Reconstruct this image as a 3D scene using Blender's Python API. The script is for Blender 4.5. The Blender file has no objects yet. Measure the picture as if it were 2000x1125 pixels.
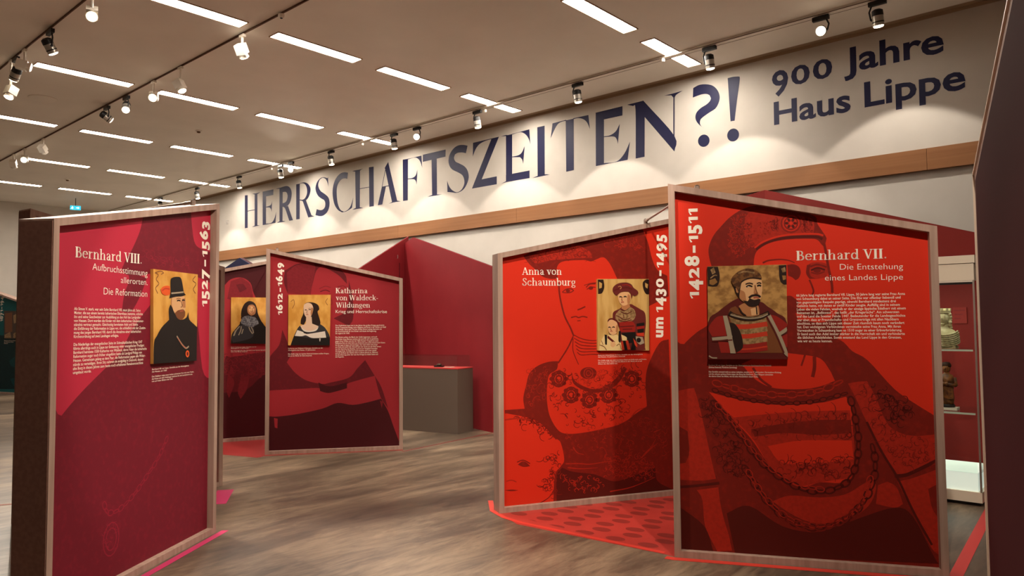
import bpy, bmesh, math, random
from mathutils import Vector, Matrix, geometry
random.seed(7)
SC = bpy.context.scene
COL = SC.collection
PI = math.pi

# ------------------------------------------------------------------ camera, world, exposure
FPX = 1446.0
YAW, PITCH, ROLL = math.radians(-41.6), math.radians(2.77), math.radians(-0.45)
EYE = Vector((0, 0, 1.6))
_f = Vector((math.sin(YAW)*math.cos(PITCH), math.cos(YAW)*math.cos(PITCH), math.sin(PITCH)))
_r = Vector((math.cos(YAW), -math.sin(YAW), 0))
_u = _r.cross(_f)
_c, _s = math.cos(ROLL), math.sin(ROLL)
CR, CU = _c*_r + _s*_u, -_s*_r + _c*_u
cam = bpy.data.cameras.new('camera')
cam.sensor_width = 36.0
cam.lens = 36.0*FPX/2000.0
cam.clip_start = 0.05
cam.clip_end = 200
cam_ob = bpy.data.objects.new('camera', cam)
M = Matrix((CR, CU, -_f)).transposed().to_4x4()
M.translation = EYE
cam_ob.matrix_world = M
COL.objects.link(cam_ob)
SC.camera = cam_ob

W = bpy.data.worlds.new('world')
SC.world = W
W.use_nodes = True
W.node_tree.nodes['Background'].inputs[0].default_value = (0.9, 0.8, 0.7, 1)
W.node_tree.nodes['Background'].inputs[1].default_value = 0.02
SC.view_settings.view_transform = 'Standard'
SC.view_settings.look = 'None'
SC.view_settings.gamma = 1
SC.view_settings.use_curve_mapping = False
SC.view_settings.exposure = 0.83
STRIP_LIGHT = 39.0        # radiance of the ceiling strips
WASH_W = 44.0            # wall-washing spots
SPOT_W = 230.0            # accent spots on the posters

def ray(px, py):
    return (CR*((px-1000)/FPX) - CU*((py-562.5)/FPX) + _f)
def at_plane(px, py, p, n):
    d = ray(px, py)
    t = (Vector(p)-EYE).dot(n)/d.dot(n)
    return EYE + d*t
def at_z(px, py, z): return at_plane(px, py, (0, 0, z), Vector((0, 0, 1)))
def at_y(px, py, y): return at_plane(px, py, (0, y, 0), Vector((0, 1, 0)))

# ------------------------------------------------------------------ materials
def lin(c):
    return tuple((v/255/12.92 if v/255 <= .04045 else ((v/255+.055)/1.055)**2.4) for v in c) + (1,)
MATS = {}
def mat(name, rgb, rough=0.6, spec=0.3, metal=0.0, emit=None, strength=0, noise=None, bump=0.0):
    """noise = (rgb2, (sx,sy,sz) scale, contrast lo, hi)"""
    if name in MATS: return MATS[name]
    m = bpy.data.materials.new(name); m.use_nodes = True
    nt = m.node_tree; b = nt.nodes['Principled BSDF']
    b.inputs['Base Color'].default_value = lin(rgb)
    b.inputs['Roughness'].default_value = rough
    b.inputs['Specular IOR Level'].default_value = spec
    b.inputs['Metallic'].default_value = metal
    if emit:
        b.inputs['Emission Color'].default_value = lin(emit); b.inputs['Emission Strength'].default_value = strength
    if noise:
        rgb2, sc, lo, hi = noise
        tc = nt.nodes.new('ShaderNodeTexCoord'); mp = nt.nodes.new('ShaderNodeMapping')
        mp.inputs['Scale'].default_value = sc
        nz = nt.nodes.new('ShaderNodeTexNoise'); nz.inputs['Detail'].default_value = 6; nz.inputs['Scale'].default_value = 1
        cr = nt.nodes.new('ShaderNodeValToRGB')
        cr.color_ramp.elements[0].position = lo; cr.color_ramp.elements[0].color = lin(rgb)
        cr.color_ramp.elements[1].position = hi; cr.color_ramp.elements[1].color = lin(rgb2)
        nt.links.new(tc.outputs['Object'], mp.inputs[0]); nt.links.new(mp.outputs[0], nz.inputs['Vector'])
        nt.links.new(nz.outputs['Fac'], cr.inputs[0]); nt.links.new(cr.outputs[0], b.inputs['Base Color'])
        if bump:
            bp = nt.nodes.new('ShaderNodeBump'); bp.inputs['Strength'].default_value = bump; bp.inputs['Distance'].default_value = .004
            nt.links.new(nz.outputs['Fac'], bp.inputs['Height']); nt.links.new(bp.outputs[0], b.inputs['Normal'])
    MATS[name] = m
    return m

def floor_material():
    m = bpy.data.materials.new('streaked_screed'); m.use_nodes = True
    nt = m.node_tree; b = nt.nodes['Principled BSDF']; L = nt.links
    tc = nt.nodes.new('ShaderNodeTexCoord')
    def noise(scale, det, rough=.55, dist=0.0, rot=0):
        mp = nt.nodes.new('ShaderNodeMapping'); mp.inputs['Scale'].default_value = scale; mp.inputs['Rotation'].default_value = (0, 0, rot)
        n = nt.nodes.new('ShaderNodeTexNoise'); n.inputs['Scale'].default_value = 1; n.inputs['Detail'].default_value = det
        n.inputs['Roughness'].default_value = rough; n.inputs['Distortion'].default_value = dist
        L.new(tc.outputs['Object'], mp.inputs[0]); L.new(mp.outputs[0], n.inputs['Vector']); return n.outputs['Fac']
    a = noise((2.3, .55, 1), 8, .66, 1.1, .12)
    c = noise((.55, .3, 1), 4, .5, 1.0, .1)
    d = noise((15, 3.2, 1), 7, .7, .8, .16)
    def mix(x, y, f):
        n = nt.nodes.new('ShaderNodeMix'); n.data_type = 'FLOAT'; n.inputs[0].default_value = f
        L.new(x, n.inputs[2]); L.new(y, n.inputs[3]); return n.outputs[0]
    v = mix(mix(a, c, .42), d, .26)
    cr = nt.nodes.new('ShaderNodeValToRGB')
    e = cr.color_ramp.elements
    e[0].position = .38; e[0].color = lin((58, 50, 43))
    e[1].position = .615; e[1].color = lin((150, 129, 106))
    k = e.new(.49); k.color = lin((97, 82, 68))
    L.new(v, cr.inputs[0])
    # faint control joints: big slabs
    L.new(cr.outputs[0], b.inputs['Base Color'])
    rr = nt.nodes.new('ShaderNodeMapRange'); rr.inputs[3].default_value = .22; rr.inputs[4].default_value = .48
    L.new(c, rr.inputs[0]); L.new(rr.outputs[0], b.inputs['Roughness'])
    b.inputs['Specular IOR Level'].default_value = .35
    return m

M_WHITE = mat('white_paint', (206, 199, 189), .8, .2, noise=((201, 194, 184), (3, 3, 3), .35, .65))
M_CEIL = mat('ceiling_paint', (238, 231, 220), .85, .15, noise=((232, 225, 214), (1.2, 1.2, 1.2), .35, .65))
M_GAP = mat('gap_shade_frame_tone', (170, 146, 120), .9, .1)  # shade of the ceiling gap put into the colour; strip frames share it
M_WOODBAND = mat('beech_band', (148, 101, 64), .5, .3, noise=((138, 92, 56), (.6, 9, 26), .35, .65))
M_FRAME = mat('limed_oak', (182, 153, 139), .55, .3, noise=((160, 132, 118), (22, 22, 1.6), .35, .65))
M_DARKLAM = mat('umber_laminate', (134, 96, 84), .6, .25, noise=((126, 88, 78), (40, 40, 40), .4, .6))
M_NAVY = mat('navy_vinyl', (26, 27, 66), .5, .3)
M_BLACK = mat('black_metal', (22, 20, 20), .45, .4)
M_SILVER = mat('brushed_aluminium', (188, 182, 172), .35, .5, .8)
M_WHITEMET = mat('white_enamel', (232, 224, 210), .45, .4)
M_LENS = mat('lit_lens', (255, 250, 240), .3, .3, emit=(255, 236, 205), strength=9)
M_LENSOFF = mat('dim_lens', (230, 225, 215), .3, .3, emit=(255, 240, 220), strength=1.2)
M_DIFF = mat('strip_diffuser', (255, 255, 255), .5, .2, emit=(255, 244, 230), strength=STRIP_LIGHT)
M_PRINTW = mat('white_print', (250, 240, 226), .6, .2)
M_TEXTW = mat('cream_print', (248, 226, 208), .6, .2)
M_BURG = mat('burgundy_board', (146, 38, 44), .62, .2, noise=((138, 34, 40), (2, 2, 2), .35, .65))
M_BURGR = mat('oxblood_board', (124, 30, 24), .62, .2, noise=((116, 27, 22), (2, 2, 2), .35, .65))
M_BURGD = mat('burgundy_core', (58, 16, 20), .7, .2)
M_GREY = mat('taupe_lacquer', (100, 86, 76), .5, .3)
M_REDLINER = mat('red_liner', (190, 60, 58), .7, .2)
M_TAPE_PINK = mat('magenta_tape', (190, 46, 98), .5, .3)
M_TAPE_RED = mat('red_tape', (196, 52, 50), .5, .3)
M_TAPE_DARK = mat('burgundy_tape', (120, 36, 36), .5, .3)
M_DECAL = mat('coral_floor_film', (184, 60, 52), .5, .3, noise=((176, 55, 48), (5, 5, 5), .35, .65))
M_DECAL2 = mat('coral_film_edge', (212, 62, 50), .5, .3)
M_DECALSPOT = mat('coral_film_spots', (140, 46, 40), .5, .3)
M_DECALR = mat('crimson_floor_film', (158, 50, 48), .5, .3)
M_TEAL = mat('teal_print', (14, 92, 98), .6, .2)
M_TEALD = mat('dark_teal_print', (10, 50, 54), .6, .2)
M_NAVYB = mat('navy_board', (32, 34, 66), .6, .2)
M_CREAM = mat('cream_lacquer', (240, 230, 210), .5, .3)
M_STONE = mat('pale_sandstone', (200, 188, 150), .8, .2, noise=((170, 156, 116), (14, 14, 14), .4, .6), bump=.4)
M_GILT = mat('gilded_wood', (142, 88, 40), .45, .4, noise=((84, 46, 24), (22, 22, 22), .42, .58), bump=.4)
M_PAPER = mat('paper', (226, 216, 200), .8, .2)
M_ROD = mat('satin_steel', (170, 150, 138), .4, .5, .7)
M_EXIT = mat('exit_sign_face', (30, 150, 170), .4, .3, emit=(20, 150, 175), strength=.9)
M_EXITW = mat('exit_sign_symbol', (230, 250, 250), .4, .3, emit=(190, 240, 245), strength=1.1)
def glass(name, tint=(1, 1, 1)):
    m = bpy.data.materials.new(name); m.use_nodes = True; nt = m.node_tree; nt.nodes.clear()
    o = nt.nodes.new('ShaderNodeOutputMaterial'); mx = nt.nodes.new('ShaderNodeMixShader')
    t = nt.nodes.new('ShaderNodeBsdfTransparent'); t.inputs[0].default_value = (*tint, 1)
    g = nt.nodes.new('ShaderNodeBsdfGlossy'); g.inputs['Roughness'].default_value = .03
    lw = nt.nodes.new('ShaderNodeLayerWeight'); lw.inputs[0].default_value = .5
    pw = nt.nodes.new('ShaderNodeMath'); pw.operation = 'POWER'; pw.inputs[1].default_value = 4
    fr = nt.nodes.new('ShaderNodeMath'); fr.operation = 'MULTIPLY_ADD'; fr.inputs[1].default_value = .35; fr.inputs[2].default_value = .025
    nt.links.new(lw.outputs['Facing'], pw.inputs[0]); nt.links.new(pw.outputs[0], fr.inputs[0])
    nt.links.new(fr.outputs[0], mx.inputs[0]); nt.links.new(t.outputs[0], mx.inputs[1]); nt.links.new(g.outputs[0], mx.inputs[2])
    nt.links.new(mx.outputs[0], o.inputs[0]); return m
M_GLASS = glass('clear_glass', (.95, .98, .97))

# ------------------------------------------------------------------ mesh helpers
class MB:
    """collects vertices and faces (with material slots) and links them as ONE mesh object"""
    def __init__(s): s.v = []; s.f = []; s.mi = []; s.mats = []
    def slot(s, m):
        if m not in s.mats: s.mats.append(m)
        return s.mats.index(m)
    def face(s, pts, m):
        b = len(s.v); s.v += [tuple(p) for p in pts]; s.f.append(tuple(range(b, b+len(pts)))); s.mi.append(s.slot(m))
    def box(s, lo, hi, m, mx=None):
        x0, y0, z0 = lo; x1, y1, z1 = hi
        P = [Vector(p) for p in ((x0, y0, z0), (x1, y0, z0), (x1, y1, z0), (x0, y1, z0), (x0, y0, z1), (x1, y0, z1), (x1, y1, z1), (x0, y1, z1))]
        if mx is not None: P = [mx @ p for p in P]
        b = len(s.v); s.v += [tuple(p) for p in P]; k = s.slot(m)
        for q in ((0, 3, 2, 1), (4, 5, 6, 7), (0, 1, 5, 4), (1, 2, 6, 5), (2, 3, 7, 6), (3, 0, 4, 7)):
            s.f.append(tuple(b+i for i in q)); s.mi.append(k)
    def prism(s, poly, y0, y1, m, plane='xz'):
        """polygon (a,b) in the xz (or xy) plane, extruded between y0 and y1"""
        n = len(poly); b = len(s.v); k = s.slot(m)
        f = (lambda a, c, t: (a, t, c)) if plane == 'xz' else (lambda a, c, t: (a, c, t))
        s.v += [f(a, c, y0) for a, c in poly] + [f(a, c, y1) for a, c in poly]
        s.f.append(tuple(range(b, b+n))); s.mi.append(k)
        s.f.append(tuple(range(b+2*n-1, b+n-1, -1))); s.mi.append(k)
        for i in range(n):
            j = (i+1) % n
            s.f.append((b+i, b+n+i, b+n+j, b+j)); s.mi.append(k)
    def tube(s, a, b_, r, m, n=10, r2=None):
        a = Vector(a); b_ = Vector(b_); d = (b_-a).normalized(); r2 = r if r2 is None else r2
        up = Vector((0, 0, 1)) if abs(d.z) < .9 else Vector((1, 0, 0))
        x = d.cross(up).normalized(); y = d.cross(x); k = s.slot(m); b0 = len(s.v)
        for (c, rr) in ((a, r), (b_, r2)):
            for i in range(n):
                t = 2*PI*i/n; s.v.append(tuple(c + x*(rr*math.cos(t)) + y*(rr*math.sin(t))))
        for i in range(n):
            j = (i+1) % n; s.f.append((b0+i, b0+j, b0+n+j, b0+n+i)); s.mi.append(k)
        s.f.append(tuple(b0+i for i in range(n-1, -1, -1))); s.mi.append(k)
        s.f.append(tuple(b0+n+i for i in range(n))); s.mi.append(k)
    def lathe(s, prof, m, n=20, mx=None):
        """prof = [(r, z)], around z; mx places it"""
        k = s.slot(m); b0 = len(s.v)
        for r, z in prof:
            for i in range(n):
                t = 2*PI*i/n; p = Vector((r*math.cos(t), r*math.sin(t), z)); s.v.append(tuple(mx @ p if mx is not None else p))
        for q in range(len(prof)-1):
            for i in range(n):
                j = (i+1) % n; s.f.append((b0+q*n+i, b0+q*n+j, b0+(q+1)*n+j, b0+(q+1)*n+i)); s.mi.append(k)
        s.f.append(tuple(b0+i for i in range(n-1, -1, -1))); s.mi.append(k)
        e = b0+(len(prof)-1)*n; s.f.append(tuple(e+i for i in range(n))); s.mi.append(k)
    def ball(s, c, r, m, n=14, k=9, mx=None):
        rx, ry, rz = r if isinstance(r, tuple) else (r, r, r)
        b0 = len(s.v); kk = s.slot(m)
        for i in range(k+1):
            a = PI*i/k
            for j in range(n):
                t = 2*PI*j/n
                p = Vector((c[0]+rx*math.sin(a)*math.cos(t), c[1]+ry*math.sin(a)*math.sin(t), c[2]+rz*math.cos(a)))
                s.v.append(tuple(mx @ p if mx is not None else p))
        for i in range(k):
            for j in range(n):
                j2 = (j+1) % n; s.f.append((b0+i*n+j, b0+(i+1)*n+j, b0+(i+1)*n+j2, b0+i*n+j2)); s.mi.append(kk)
    def build(s, name, parent=None, loc=None, smooth=False):
        me = bpy.data.meshes.new(name); me.from_pydata(s.v, [], s.f)
        for m in s.mats: me.materials.append(m)
        for p, i in zip(me.polygons, s.mi):
            p.material_index = i; p.use_smooth = smooth
        me.update()
        o = bpy.data.objects.new(name, me); COL.objects.link(o)
        if parent is not None: o.parent = parent
        if loc is not None: o.location = loc
        return o
def tag(o, label, cat, group=None, kind=None):
    o['label'] = label; o['category'] = cat
    if group: o['group'] = group
    if kind: o['kind'] = kind
    return o
def thing(name, label, cat, loc=(0, 0, 0), rotz=0, group=None):
    o = bpy.data.objects.new(name, None); o.empty_display_size = .1; COL.objects.link(o)
    o.location = loc; o.rotation_euler = (0, 0, rotz)
    return tag(o, label, cat, group)
def struct(mb, name, label, cat):
    o = mb.build(name); return tag(o, label, cat, kind='structure')

# ------------------------------------------------------------------ flat print helpers (2D shapes in a plane)
def smooth_path(pts, closed=True, corner=48, sub=5):
    n = len(pts)
    if n < 3: return list(pts)
    P = [Vector(p) for p in pts]
    def is_corner(i):
        if not closed and i in (0, n-1): return True
        a = P[i]-P[i-1]; b = P[(i+1) % n]-P[i]
        if a.length < 1e-9 or b.length < 1e-9: return True
        return a.angle(b) > math.radians(corner)
    C = [is_corner(i) for i in range(n)]
    out = []
    for i in range(n if closed else n-1):
        p1, p2 = P[i], P[(i+1) % n]
        c1, c2 = C[i], C[(i+1) % n]
        p0 = P[i-1] if not c1 else p1-(p2-p1)
        p3 = P[(i+2) % n] if not c2 else p2+(p2-p1)
        if c1 and c2: out.append(p1); continue
        for k in range(sub):
            t = k/sub; t2 = t*t; t3 = t2*t
            out.append(.5*((2*p1)+(p2-p0)*t+(2*p0-5*p1+4*p2-p3)*t2+(3*p1-p0-3*p2+p3)*t3))
    if not closed: out.append(P[-1])
    return [(p.x, p.y) for p in out]
def clip_poly(poly, clip):
    """Sutherland-Hodgman against a counter-clockwise convex polygon"""
    out = list(poly); n = len(clip)
    for i in range(n):
        a, b = clip[i], clip[(i+1) % n]
        def side(p): return (b[0]-a[0])*(p[1]-a[1])-(b[1]-a[1])*(p[0]-a[0])
        src, out = out, []
        for j in range(len(src)):
            p, q = src[j], src[(j+1) % len(src)]
            sp, sq = side(p), side(q)
            if sp >= 0: out.append(p)
            if (sp >= 0) != (sq >= 0):
                t = sp/(sp-sq); out.append((p[0]+(q[0]-p[0])*t, p[1]+(q[1]-p[1])*t))
        if not out: return []
    return out
def tess(poly):
    res = []
    for tri in geometry.tessellate_polygon([[Vector((p[0], p[1], 0)) for p in poly]]):
        res.append([poly[i] for i in tri])
    return res
def fill2d(mb, poly, place, m, clip=None):
    """triangulated polygon laid by place((a,b)) -> 3D"""
    if clip: poly = clip_poly(poly, clip)
    if len(poly) < 3: return
    for tri in tess(poly):
        a, b, c = tri
        ar = (b[0]-a[0])*(c[1]-a[1])-(b[1]-a[1])*(c[0]-a[0])
        if abs(ar) < 1e-12: continue
        if ar < 0: tri = [a, c, b]
        mb.face([place(p) for p in tri], m)
def stroke_polys(path, w, w_end=None):
    """ribbon quads along a path (2D)"""
    P = [Vector(p) for p in path]; n = len(P); L, R = [], []
    for i in range(n):
        d = (P[min(i+1, n-1)]-P[max(i-1, 0)])
        if d.length < 1e-9: d = Vector((1, 0))
        d.normalize(); q = Vector((-d.y, d.x)); ww = w if w_end is None else w+(w_end-w)*i/(n-1)
        L.append(P[i]+q*ww/2); R.append(P[i]-q*ww/2)
    return [[tuple(L[i]), tuple(R[i]), tuple(R[i+1]), tuple(L[i+1])] for i in range(n-1)]

# sans lettering: Blender's built-in face turned into triangles
_gl = {}
def glyphs(s, offset=0.0, spacing=1.0):
    key = (s, offset, spacing)
    if key in _gl: return _gl[key]
    c = bpy.data.curves.new('lettering', 'FONT'); c.body = s; c.size = 1; c.offset = offset; c.space_character = spacing
    c.resolution_u = 3 if len(s) < 30 else 2
    o = bpy.data.objects.new('lettering', c); COL.objects.link(o)
    dg = bpy.context.evaluated_depsgraph_get(); me = bpy.data.meshes.new_from_object(o.evaluated_get(dg))
    V = [(v.co.x, v.co.y) for v in me.vertices]; F = [tuple(p.vertices) for p in me.polygons]
    bpy.data.objects.remove(o); bpy.data.curves.remove(c); bpy.data.meshes.remove(me)
    _gl[key] = (V, F); return V, F
CAP = None
def cap_h():
    global CAP
    if CAP is None: V, F = glyphs('H'); CAP = max(p[1] for p in V)
    return CAP
OLD = {'0': 0, '1': 0, '2': 0, '3': -1, '4': -1, '5': -1, '7': -1, '9': -1, '6': 1, '8': 1}
def oldstyle(s, offset=0.0):
    """old-style figures: 0 1 2 at x-height, 3 4 5 7 9 hanging, 6 8 rising"""
    ch = cap_h(); xh = .72; V, F = [], []; x = 0
    for c in s:
        if c == ' ': x += .22; continue
        v, f = glyphs(c, offset)
        if c == '1':
            w1 = .10+offset*1.6
            v = [(.17, 0), (.17+w1, 0), (.17+w1, ch), (.17, ch), (.0, ch*.80), (.03, ch*.80-.11), (.17, ch*.86), (.17+w1*.6, ch)]; f = [(0, 1, 2, 3), (4, 5, 6, 7, 3)]
        x0 = min(p[0] for p in v); x1 = max(p[0] for p in v)
        k = OLD.get(c, 2)
        if k == 0: sx, sy, dy = (1.0 if c != '0' else 1.08), xh, 0
        elif k == -1: sx, sy, dy = 1.0, .98, -(1-xh)*ch*.98
        elif k == 1: sx, sy, dy = 1.02, 1.02, 0
        else: sx, sy, dy = (.62 if c == '–' else 1), 1, (-.03 if c == '–' else 0)
        if c == '–': x += .07
        if c in 'um': sy = .98
        b = len(V); V += [(x+(p[0]-x0)*sx, p[1]*sy+dy) for p in v]; F += [tuple(b+i for i in q) for q in f]
        x += (x1-x0)*sx + (.085 if c != '–' else .16)
    return V, F

# serif headline lettering drawn with a broad horizontal nib
def arc(cx, cy, rx, ry, a0, a1, n=14):
    return [(cx+rx*math.cos(math.radians(a0+(a1-a0)*i/n)), cy+ry*math.sin(math.radians(a0+(a1-a0)*i/n))) for i in range(n+1)]
TH, TN = .14, .034
def sf(x0, x1, y): return ([(x0, y), (x1, y)], TN)
SER = {
 'B': ([([(.13, 0), (.13, .7)], TH), sf(.03, .25, .69), sf(.03, .28, .01), ([(.13, .69), (.22, .69)]+arc(.24, .53, .14, .16, 85, -85)+[(.13, .37)], .085), ([(.13, .37), (.25, .37)]+arc(.27, .19, .17, .18, 85, -85)+[(.13, .01)], .095)], .53),
 'I': ([([(.14, 0), (.14, .7)], TH), sf(.03, .25, .69), sf(.03, .25, .01)], .30),
 'V': ([([(.11, .69), (.3, .02)], .1), ([(.3, .02), (.48, .69)], TN), sf(.0, .22, .69), sf(.4, .57, .69)], .57),
 'A': ([([(.06, 0), (.27, .7)], TN), ([(.28, .68), (.48, .01)], .1), sf(.13, .42, .22), sf(.0, .15, .01), sf(.38, .58, .01)], .58),
 'S': ([(smooth_path([(.37, .55), (.34, .65), (.23, .69), (.13, .63), (.12, .51), (.22, .4), (.32, .31), (.37, .19), (.32, .06), (.2, .01), (.1, .05), (.06, .17)], False, 80), .085)], .46),
 'K': ([([(.13, 0), (.13, .7)], TH), sf(.03, .25, .69), sf(.03, .25, .01), ([(.16, .3), (.45, .69)], TN), ([(.27, .43), (.47, .01)], .1), sf(.37, .55, .69), sf(.38, .58, .01)], .57),
 'W': ([([(.1, .69), (.25, .02)], .1), ([(.25, .02), (.42, .69)], TN), ([(.42, .69), (.58, .02)], .1), ([(.58, .02), (.74, .69)], TN), sf(.0, .2, .69), sf(.32, .5, .69), sf(.66, .82, .69)], .82),
 'e': ([(arc(.23, .235, .165, .225, 8, 318, 22), .08), sf(.1, .4, .27)], .45),
 'r': ([([(.12, 0), (.12, .47)], .095), sf(.03, .23, .01), sf(.03, .13, .46), (smooth_path([(.15, .33), (.22, .44), (.31, .455)], False), TN), ([(.3, .42), (.31, .42)], .07)], .38),
 'n': ([([(.12, 0), (.12, .47)], .095), sf(.03, .22, .01), sf(.03, .13, .46), (smooth_path([(.15, .34), (.24, .45), (.33, .46), (.385, .38), (.39, .3)], False), .03), ([(.39, 0), (.39, .38)], .095), sf(.31, .49, .01)], .52),
 'h': ([([(.12, 0), (.12, .73)], .095), sf(.03, .22, .01), sf(.03, .13, .72), (smooth_path([(.15, .34), (.24, .45), (.33, .46), (.385, .38), (.39, .3)], False), .03), ([(.39, 0), (.39, .38)], .095), sf(.31, .49, .01)], .52),
 'm': ([([(.12, 0), (.12, .47)], .095), sf(.03, .22, .01), sf(.03, .13, .46), (smooth_path([(.15, .34), (.23, .45), (.31, .46), (.365, .38), (.37, .3)], False), .03), ([(.37, 0), (.37, .38)], .095), sf(.29, .46, .01), (smooth_path([(.4, .34), (.48, .45), (.56, .46), (.615, .38), (.62, .3)], False), .03), ([(.62, 0), (.62, .38)], .095), sf(.54, .72, .01)], .75),
 'u': ([([(.12, .1), (.12, .47)], .095), sf(.03, .13, .46), (smooth_path([(.12, .12), (.16, .03), (.24, .01), (.35, .1)], False), .035), ([(.39, 0), (.39, .47)], .095), sf(.3, .4, .46), sf(.39, .48, .01)], .52),
 'a': ([(smooth_path([(.09, .36), (.12, .44), (.2, .465), (.28, .44), (.31, .34)], False), .035), ([(.31, .06), (.31, .38)], .095), sf(.31, .43, .01), ([(.1, .36), (.11, .37)], .06), (smooth_path([(.31, .28), (.18, .24), (.1, .14), (.13, .03), (.22, .01), (.31, .09)], False), .07)], .45),
 'd': ([(arc(.22, .235, .15, .225, 0, 360, 24), .085), ([(.38, .0), (.38, .73)], .095), sf(.29, .4, .72), sf(.38, .48, .01)], .51),
 'b': ([(arc(.27, .235, .15, .225, 0, 360, 24), .085), ([(.12, .0), (.12, .73)], .095), sf(.03, .13, .72)], .49),
 'g': ([(arc(.2, .32, .13, .145, 0, 360, 22), .085), (arc(.21, -.09, .16, .1, 0, 360, 22), .055), (smooth_path([(.14, .19), (.09, .12), (.16, .06), (.28, .02)], False), .04), ([(.28, .43), (.38, .46)], .03)], .44),
 'o': ([(arc(.24, .235, .17, .225, 0, 360, 24), .085)], .48),
 'c': ([(arc(.23, .235, .165, .225, 42, 318, 22), .08), ([(.33, .37), (.34, .37)], .06)], .42),
 'v': ([([(.1, .46), (.24, .02)], .09), ([(.24, .02), (.37, .46)], TN), sf(.0, .2, .46), sf(.3, .45, .46)], .45),
 't': ([([(.14, .08), (.14, .6)], .09), sf(.03, .28, .46), (smooth_path([(.14, .09), (.18, .02), (.29, .06)], False), .03)], .32),
 'i': ([([(.12, 0), (.12, .47)], .095), sf(.03, .22, .01), sf(.03, .13, .46), (arc(.12, .63, .01, .03, 0, 360, 8), .07)], .26),
 'l': ([([(.12, 0), (.12, .73)], .095), sf(.03, .22, .01), sf(.03, .13, .72)], .26),
 'k': ([([(.12, 0), (.12, .73)], .095), sf(.03, .22, .01), sf(.03, .13, .72), ([(.15, .2), (.36, .46)], TN), ([(.24, .3), (.4, .01)], .09), sf(.3, .46, .46), sf(.32, .5, .01)], .5),
 '.': ([(arc(.1, .05, .012, .035, 0, 360, 8), .07)], .2),
 '-': ([([(.05, .22), (.22, .22)], .02), ([(.05, .24), (.22, .24)], .02)], .27),
}
def hull(P):
    P = sorted(set((round(a, 6), round(b, 6)) for a, b in P))
    def half(Q):
        h = []
        for p in Q:
            while len(h) >= 2 and (h[-1][0]-h[-2][0])*(p[1]-h[-2][1])-(h[-1][1]-h[-2][1])*(p[0]-h[-2][0]) <= 0: h.pop()
            h.append(p)
        return h
    a = half(P); b = half(P[::-1]); return a[:-1]+b[:-1]
def serif_text(s):
    V, F = [], []; x = 0
    for c in s:
        if c == ' ': x += .22; continue
        st, adv = SER[c]
        for path, w in st:
            for i in range(len(path)-1):
                pts = []
                for (a, b) in (path[i], path[i+1]):
                    for dx in (-w/2, w/2):
                        for dy in (-TN/2, TN/2): pts.append((x+a+dx, b+dy))
                h = hull(pts); k = len(V); V += h; F.append(tuple(range(k, k+len(h))))
        x += adv
    return V, F

# ------------------------------------------------------------------ room shell
HC = 5.05
XW, XE, YS, YN = -23.7, 6.5, -6.0, 9.5
mb = MB(); mb.box((XW, YS, -.1), (XE, YN, 0), floor_material()); struct(mb, 'floor', 'brown streaked polished screed floor', 'floor')
mb = MB(); mb.box((XW, YS, HC), (XE, 9.19, HC+.12), M_CEIL); struct(mb, 'ceiling', 'flat pale ceiling with rows of light strips', 'ceiling')
mb = MB(); mb.box((XW, 9.19, HC+.035), (XE, 9.62, HC+.12), M_GAP); mb.box((XW, 9.38, HC-.004), (XE, 9.62, HC+.035), M_GAP)
struct(mb, 'trim_2', 'dark shadow gap between ceiling and title wall', 'trim')
mb = MB(); mb.box((XW, 9.43, 0), (XE, 9.62, 3.4), M_WHITE); struct(mb, 'wall_back', 'white wall below the wooden band', 'wall')
mb = MB(); mb.box((XW, 9.38, 3.556), (XE, 9.62, HC-.005), M_WHITE); struct(mb, 'wall_header', 'white upper wall carrying the large exhibition title', 'wall')
mb = MB()
x = XW
while x < XE:
    mb.box((x+.002, 9.365, 3.31), (min(x+3.1, XE)-.002, 9.43, 3.556), M_WOODBAND); x += 3.1
struct(mb, 'trim_1', 'light beech band running under the title wall', 'trim')
mb = MB(); mb.box((XW-.12, YS, 0), (XW, YN, HC), M_WHITE); struct(mb, 'wall_left', 'pale far end wall of the hall', 'wall')
mb = MB(); mb.box((XE, YS, 0), (XE+.12, YN, HC), M_WHITE); struct(mb, 'wall_right', 'pale wall at the near end of the hall', 'wall')
mb = MB(); mb.box((XW, YS-.12, 0), (XE, YS, HC), M_WHITE); struct(mb, 'wall_front', 'pale long wall behind the viewer', 'wall')

# ------------------------------------------------------------------ ceiling strips
U = 3.45
LY0, LP, LL, LX0, LDX, LW = 2.5945*U, .4595*U, .3455*U, -1.3455*U, .9175*U, .0539*U
ORD = ['first', 'second', 'third', 'fourth', 'fifth', 'sixth', 'seventh']
ORDW = ['nearest', 'second from', 'third from', 'fourth from']
for r in range(6):
    for c in range(4):
        if (r, c) in ((0, 2), (0, 3), (4, 3), (5, 3)): continue
        x = LX0-LDX*r; y1 = LY0-LP*c; y0 = y1-LL
        where = 'nearest the title wall' if c == 0 else ORD[c]+' from the title wall'
        t = thing('ceiling_light', f'white ceiling strip, {where}, in the {ORD[r]} row from the right', 'ceiling light', (x, (y0+y1)/2, HC), 0, 'strip lights in the ceiling')
        f = MB(); w, l, b = LW/2, LL/2, .012
        for lo, hi in (((-w-b, -l-b, -.012), (-w, l+b, 0)), ((w, -l-b, -.012), (w+b, l+b, 0)), ((-w, -l-b, -.012), (w, -l, 0)), ((-w, l, -.012), (w, l+b, 0))):
            f.box(lo, hi, M_GAP)
        f.build('frame', t)
        d = MB(); d.box((-w, -l, -.006), (w, l, 0), M_DIFF); d.build('diffuser', t)

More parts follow.
